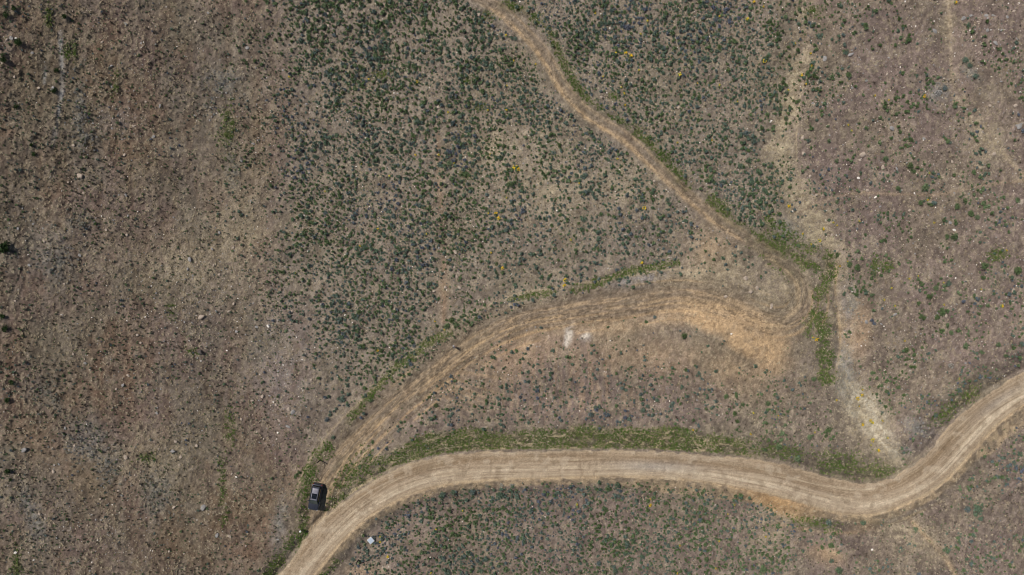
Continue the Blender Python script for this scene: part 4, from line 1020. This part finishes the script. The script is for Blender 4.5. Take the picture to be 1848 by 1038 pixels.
# a second sparser layer for the loose ends
n = len(sx)
isleft = sample(blur_soft(left_zone, 45), sx, sy) ** 1.5
sr = np.where(rng.random(n) < 0.13, rng.uniform(3.9, 5.6, n), rng.lognormal(math.log(2.55), 0.30, n)) * (1 - 0.38 * isleft)
sr *= 0.82 + 0.4 * sample(N6b, sx, sy)
pg = 0.22 + 0.5 * sst(0.45, 0.65, sample(fbm(U / 8, V / 8, 205, 2), sx, sy)) + 0.35 * sample(midright, sx, sy) + 0.2 * sample(rightz, sx, sy)
isg = rng.random(n) < pg
infr = (sx > 8) & (sx < 1840) & (sy > 8) & (sy < 1030)
def split(mask, want):
    idx = np.where(mask & infr)[0]
    top = idx[np.argsort(-sr[idx])[:want]]
    rest = np.setdiff1d(np.where(mask)[0], top)
    return top, rest
topS, restS = split(~isg, 300 - len(BIG_SAGE)); topG, restG = split(isg, 300 - len(BIG_GREEN))
individuals('sagebrush_shrub', SAGE, BIG_SAGE + [(sx[i], sy[i], sr[i], None) for i in topS], 'shrub', SAGE_LBL, 'sagebrush', 'large sagebrush')
individuals('green_shrub', GREEN, BIG_GREEN + [(sx[i], sy[i], sr[i], None) for i in topG], 'shrub', GREEN_LBL, 'green shrubs', 'large green shrub')
scatter('sagebrush_scrub', SAGE, sx[restS], sy[restS], sr[restS] * S, 'mass of smaller grey-green sagebrush spread over the slopes')
scatter('green_scrub', GREEN, sx[restG], sy[restG], sr[restG] * S, 'mass of smaller green shrubs between the sagebrush')
zx, zy = jitter_points(4.2, np.clip(gz * 0.6, 0, 1) * off_worn)
scatter('grey_scrub', BIGY, zx, zy, rng.uniform(1.3, 3.2, len(zx)) * S, 'soft patches of low grey scrub on the slopes')
# tiny seedlings, mixed with dark ones that imitate specks of deep shadow
d_tiny = (0.36 * left_zone * (0.3 + sst(0.35, 0.7, fbm(U / 5, V / 5, 210, 3))) + 0.22 * dense1 + 0.16 * rightz * sst(.4, .7, N6b) + 0.2 * dense2 + .12 * midz + 0.25 * southright + .3 * midright) * off_worn * bare * (1 - .6 * straw)
tx_, ty_ = jitter_points(5.0, np.clip(d_tiny * 1.05, 0, 1))
SHADE_DOTS = [shrub_mesh('shade_dot_shrub_mesh_%d' % k, 450 + k, 40, 0.22, 4, 0.9, [M_SHADE_DOT, M_TWIG]) for k in range(4)]  # small bushes whose dark colour stands in for shadow specks
scatter('seedling_scrub', SAGE[:1] + GREEN[:2] + SHADE_DOTS, tx_, ty_, rng.uniform(1.0, 2.4, len(tx_)) * S, 'tiny seedling shrubs and dark dots imitating shadow specks over bare soil')

# ------------------------------------------------------------------ yellow balsamroot
FLOWERS = [(913, 64), (915, 155), (880, 199), (831, 212), (809, 203), (885, 279), (933, 300), (652, 296), (666, 143), (753, 148), (522, 139), (587, 346), (703, 318), (750, 280), (927, 110), (792, 280), (819, 294),
 (1111, 97), (1129, 96), (1138, 101), (1360, 4), (1348, 35), (1379, 111), (1226, 135), (1156, 62), (1168, 38), (1298, 30), (1088, 139), (1121, 158), (1126, 169), (1128, 190), (1330, 185), (1258, 151), (1114, 287), (1028, 328), (1045, 331), (936, 306), (927, 303), (1074, 24), (1222, 258), (1298, 154), (1389, 324), (914, 199), (1284, 253), (1153, 127), (967, 116),
 (1446, 136), (1464, 119), (1462, 97), (1434, 79), (1454, 152), (1422, 163), (1377, 13), (1724, 5), (1667, 174), (1603, 181), (1578, 173), (1536, 236), (1530, 226), (1676, 312),
 (895, 385), (900, 394), (881, 385), (907, 484), (886, 456), (785, 580), (770, 422), (682, 413), (533, 493), (650, 444), (802, 595), (914, 357), (682, 633),
 (1020, 506), (1018, 515), (1158, 474), (1162, 376), (1030, 433),
 (1423, 372), (1503, 402), (1510, 407), (1485, 413), (1448, 422), (1478, 434), (1463, 441), (1515, 480), (1529, 472), (1595, 541), (1614, 552), (1608, 520), (1632, 615), (1472, 612), (1466, 609), (1807, 552), (1815, 452), (1770, 522), (1703, 550), (1730, 683), (1640, 503), (1656, 498), (1685, 402), (1702, 510), (1673, 361), (1550, 399),
 (1556, 703), (1555, 713), (1547, 719), (1550, 733), (1570, 759), (1573, 762), (1556, 766), (1574, 794), (1571, 803), (1584, 812), (1601, 790), (1592, 759), (1470, 780), (1509, 722), (1404, 750),
 (686, 968), (686, 977), (700, 1004), (787, 955), (835, 921), (778, 1033), (1173, 900), (1173, 911), (1041, 910), (986, 951), (1325, 910), (1313, 927), (1297, 976), (1226, 984), (1222, 1034), (1292, 1025), (1250, 776), (1354, 783), (1359, 745), (1381, 968)]
BRIGHT = {(1111, 97), (1129, 96), (1138, 101), (1446, 136), (1360, 4), (1348, 35), (1379, 111), (1226, 135), (936, 306), (927, 303), (895, 385), (900, 394), (1020, 506), (1018, 515), (1158, 474), (1162, 376), (1423, 372), (1485, 413), (1478, 434), (1472, 612), (1555, 713), (1547, 719), (1570, 759), (1573, 762), (1556, 766), (1574, 794), (1584, 812), (700, 1004), (1173, 911), (907, 484), (1807, 552), (1724, 5), (1667, 174)}
def balsam_meshes(seed):
    rs = np.random.default_rng(seed); b = MB()
    for k in range(16):                # arrow-shaped basal leaves
        a = rs.uniform(0, 6.283); ln = rs.uniform(.7, 1.05); w = .2
        d = np.array([math.cos(a), math.sin(a), 0]); s_ = np.array([-d[1], d[0], 0])
        up_ = rs.uniform(.25, .6)
        p0 = d * .1; p1 = d * ln * .45 + np.array([0, 0, up_]); p2 = d * ln + np.array([0, 0, up_ * .7])
        b.face([p0, p1 - s_ * w, p2, p1 + s_ * w])
    fl = MB()
    for k in range(11):                # ray flowers on stalks
        a = rs.uniform(0, 6.283); r = .72 * math.sqrt(rs.random()); c = np.array([r * math.cos(a), r * math.sin(a), rs.uniform(.65, .95)])
        for q in range(7):
            t = 6.283 * q / 7; d = np.array([math.cos(t), math.sin(t), .12]) * .23; s_ = np.array([-math.sin(t), math.cos(t), 0]) * .075
            fl.face([c, c + d * .6 - s_, c + d, c + d * .6 + s_])
    return b.mesh('balsamroot_leaves_%d' % seed, M_HERB), fl.mesh('balsamroot_blossoms_%d' % seed, M_BLOOM)
BAL = [balsam_meshes(500 + k) for k in range(4)]
def ordinal(k):
    return ['topmost', 'second from the top', 'third from the top', 'fourth from the top', 'fifth from the top', 'sixth from the top', 'seventh from the top', 'eighth from the top', 'ninth from the top', 'tenth from the top', 'eleventh from the top', 'twelfth from the top', 'thirteenth from the top', 'fourteenth from the top', 'fifteenth from the top', 'sixteenth from the top'][k]
def fzone(px, py):
    below = py > np.interp(px, road_c[:, 0], road_c[:, 1])
    if below: return 'below the dirt road near the utility box' if px < 800 else 'below the straight stretch of dirt road'
    if 1500 < px < 1612 and py > 690: return 'in the pale straw fan above the road bend'
    if py > 600 and px < 1480: return 'between the track and the dirt road'
    gx = np.interp(py, gully[:, 1], gully[:, 0])
    if abs(px - gx) < 32 and py < 200: return 'in the upper dry gully'
    if abs(px - gx) < 45 and 200 <= py < 640: return 'along the dry gully beside the hairpin'
    if px > gx:
        return 'beyond the gully above the footpath' if py < 345 else 'beyond the gully below the footpath'
    tx = np.interp(py, track[:230, 1], track[:230, 0]) if py < 520 else 1450
    if px > tx: return 'between the upper track and the gully, above the big rock patch' if py < 115 else 'between the upper track and the gully, lower half'
    if px > 860: return 'inside the curve of the upper track'
    return 'in the dense scrub uphill of the car'
zones = {}
for p in FLOWERS: zones.setdefault(fzone(*p), []).append(p)
for z, pts in zones.items():
    z = z.replace(', above the big rock patch', ', upper half')
    pts = sorted(pts, key=lambda p: p[1])
    for k, (px, py) in enumerate(pts):
        br = (px, py) in BRIGHT
        if len(pts) <= 16: lab = 'yellow flowering balsamroot %s, %s' % (z, ordinal(k))
        else: lab = ('bright yellow balsamroot clump ' if br else 'faint yellow balsamroot clump ') + z
        lv, fl = BAL[k % 4]
        o = link('balsamroot', lv, None, place(px, py, -.01)); s = S * (3.9 if br else 3.0) * random.uniform(.85, 1.15)
        o.scale = (s, s, s); o.rotation_euler = (0, 0, random.random() * 6.28)
        tag(o, lab, 'flowering plant', 'yellow balsamroot ' + z)
        f = link('blossoms', fl, o)
        if not br: f.scale = (.72, .72, 1.0)

# ------------------------------------------------------------------ rocks
RM = {'p': [rock_mesh('pale_rock_mesh_%d' % k, 600 + k, M_ROCK) for k in range(5)], 'g': [rock_mesh('grey_rock_mesh_%d' % k, 620 + k, M_ROCKG) for k in range(4)], 'w': [rock_mesh('white_rock_mesh_%d' % k, 640 + k, M_ROCKW) for k in range(3)], 'd': [rock_mesh('dark_rock_mesh_%d' % k, 660 + k, M_ROCKD, 0.9) for k in range(2)]}
def put_rock(px, py, r, tone, label, group=None):
    me = random.choice(RM[tone]); o = link('boulder' if r > 3 else 'stone', me, None, place(px, py, 0.0))
    s = r * S
    o.scale = (s * random.uniform(.9, 1.2), s * random.uniform(.75, 1.0), s * random.uniform(.6, .95)); o.rotation_euler = (random.uniform(-.15, .15), random.uniform(-.15, .15), random.uniform(0, 6.28))
    tag(o, label, 'rock', group)
for px, py, r, t, lab in ROCKS:
    put_rock(px, py, r, t, lab or ('small pale stone ' + zone(px, py)), None if lab else 'stones ' + zone(px, py))
d_rock = np.maximum.reduce([0.9 * blob(1790, 50, 70, 70), 0.5 * blob(1800, 180, 60, 90), 0.45 * blob(1590, 290, 45, 50), 0.35 * blob(510, 700, 40, 130), 0.10 * rightz, 0.25 * blob(300, 850, 120, 90), 0.16 * left_zone, .12 * blob(1480, 300, 30, 60)]) * off_worn_wide
gx_, gy_ = jitter_points(13, np.clip(d_rock, 0, 1) * 0.6, 10, 1838, 10, 1028)
gr_ = rng.lognormal(math.log(2.0), 0.3, len(gx_)); od = np.argsort(-gr_)
for i in od[:110]:
    z = zone(gx_[i], gy_[i])
    t = random.choice('ppgg'); put_rock(gx_[i], gy_[i], gr_[i], t, ('small pale tan stone ' if t == 'p' else 'small grey stone ') + z, ('tan' if t == 'p' else 'grey') + ' stones ' + z)
# gravel and bright chips
d_peb = np.maximum.reduce([0.2 * left_zone * sst(.4, .7, N6b), 0.8 * blob(505, 660, 50, 120), 0.8 * blob(205, 215, 60, 35), 0.6 * blob(360, 540, 160, 110), 0.5 * blob(200, 960, 120, 60), 0.5 * blob(60, 400, 50, 40), 0.7 * blob(1790, 70, 90, 90), 0.3 * rightz, 0.22 * dense1, 0.15 * dense2, 0.15 * midz, 0.55 * blob(480, 340, 25, 200)]) * off_worn
hx, hy = jitter_points(5.0, np.clip(d_peb, 0, 1) * 0.55)
scatter('gravel', RM['p'][:3] + RM['g'][:3], hx, hy, rng.lognormal(math.log(0.85), 0.35, len(hx)) * S, 'loose pale gravel and small stones over the bare soil', zs=0.8)
wx_, wy_ = jitter_points(9.0, np.clip(d_peb * 1.2, 0, 1) * 0.30)
scatter('quartz_gravel', RM['w'], wx_, wy_, rng.lognormal(math.log(0.75), 0.35, len(wx_)) * S, 'tiny bright white quartz chips glinting on the soil')

# ------------------------------------------------------------------ grasses
GT = [tuft_mesh('grass_tuft_%d' % k, 700 + k, 16, M_GRASS, 1.0, .07) for k in range(4)]
ST = [tuft_mesh('straw_tuft_%d' % k, 720 + k, 12, M_STRAW, 1.5, .055) for k in range(5)]
x_, y_ = jitter_points(2.5, np.clip(green * 1.5 * sst(0.28, 0.52, fbm(U / 1.3 + WX * 2, V / 0.8, 230, 3)), 0, 1) * sst(0.15, 0.6, oute) * np.where(kD < 129, sst(0.9, 1.4, kdm), 1))
scatter('grass', GT, x_, y_, rng.uniform(.16, .34, len(x_)), 'fresh green grass along the road verge and track banks')
d_straw = (0.14 + 0.75 * straw + 0.8 * verge * sst(0.52, 0.64, fbm(U / 1.8, V / 0.9, 260, 3)) + 0.16 * dense1 + 0.2 * sst(.5, .7, N2) + 0.22 * left_zone * sst(.4, .7, N6) + 0.35 * green) * off_worn * (1 - .8 * np.clip(sand, 0, 1))
x_, y_ = jitter_points(3.2, np.clip(d_straw, 0, 1) * 0.75)
scatter('dry_grass', ST, x_, y_, rng.uniform(.12, .30, len(x_)), 'dry straw coloured grass tufts over the whole slope')
print('counts', len(sx), len(restS), len(restG), len(tx_), len(hx), len(wx_), len(x_))
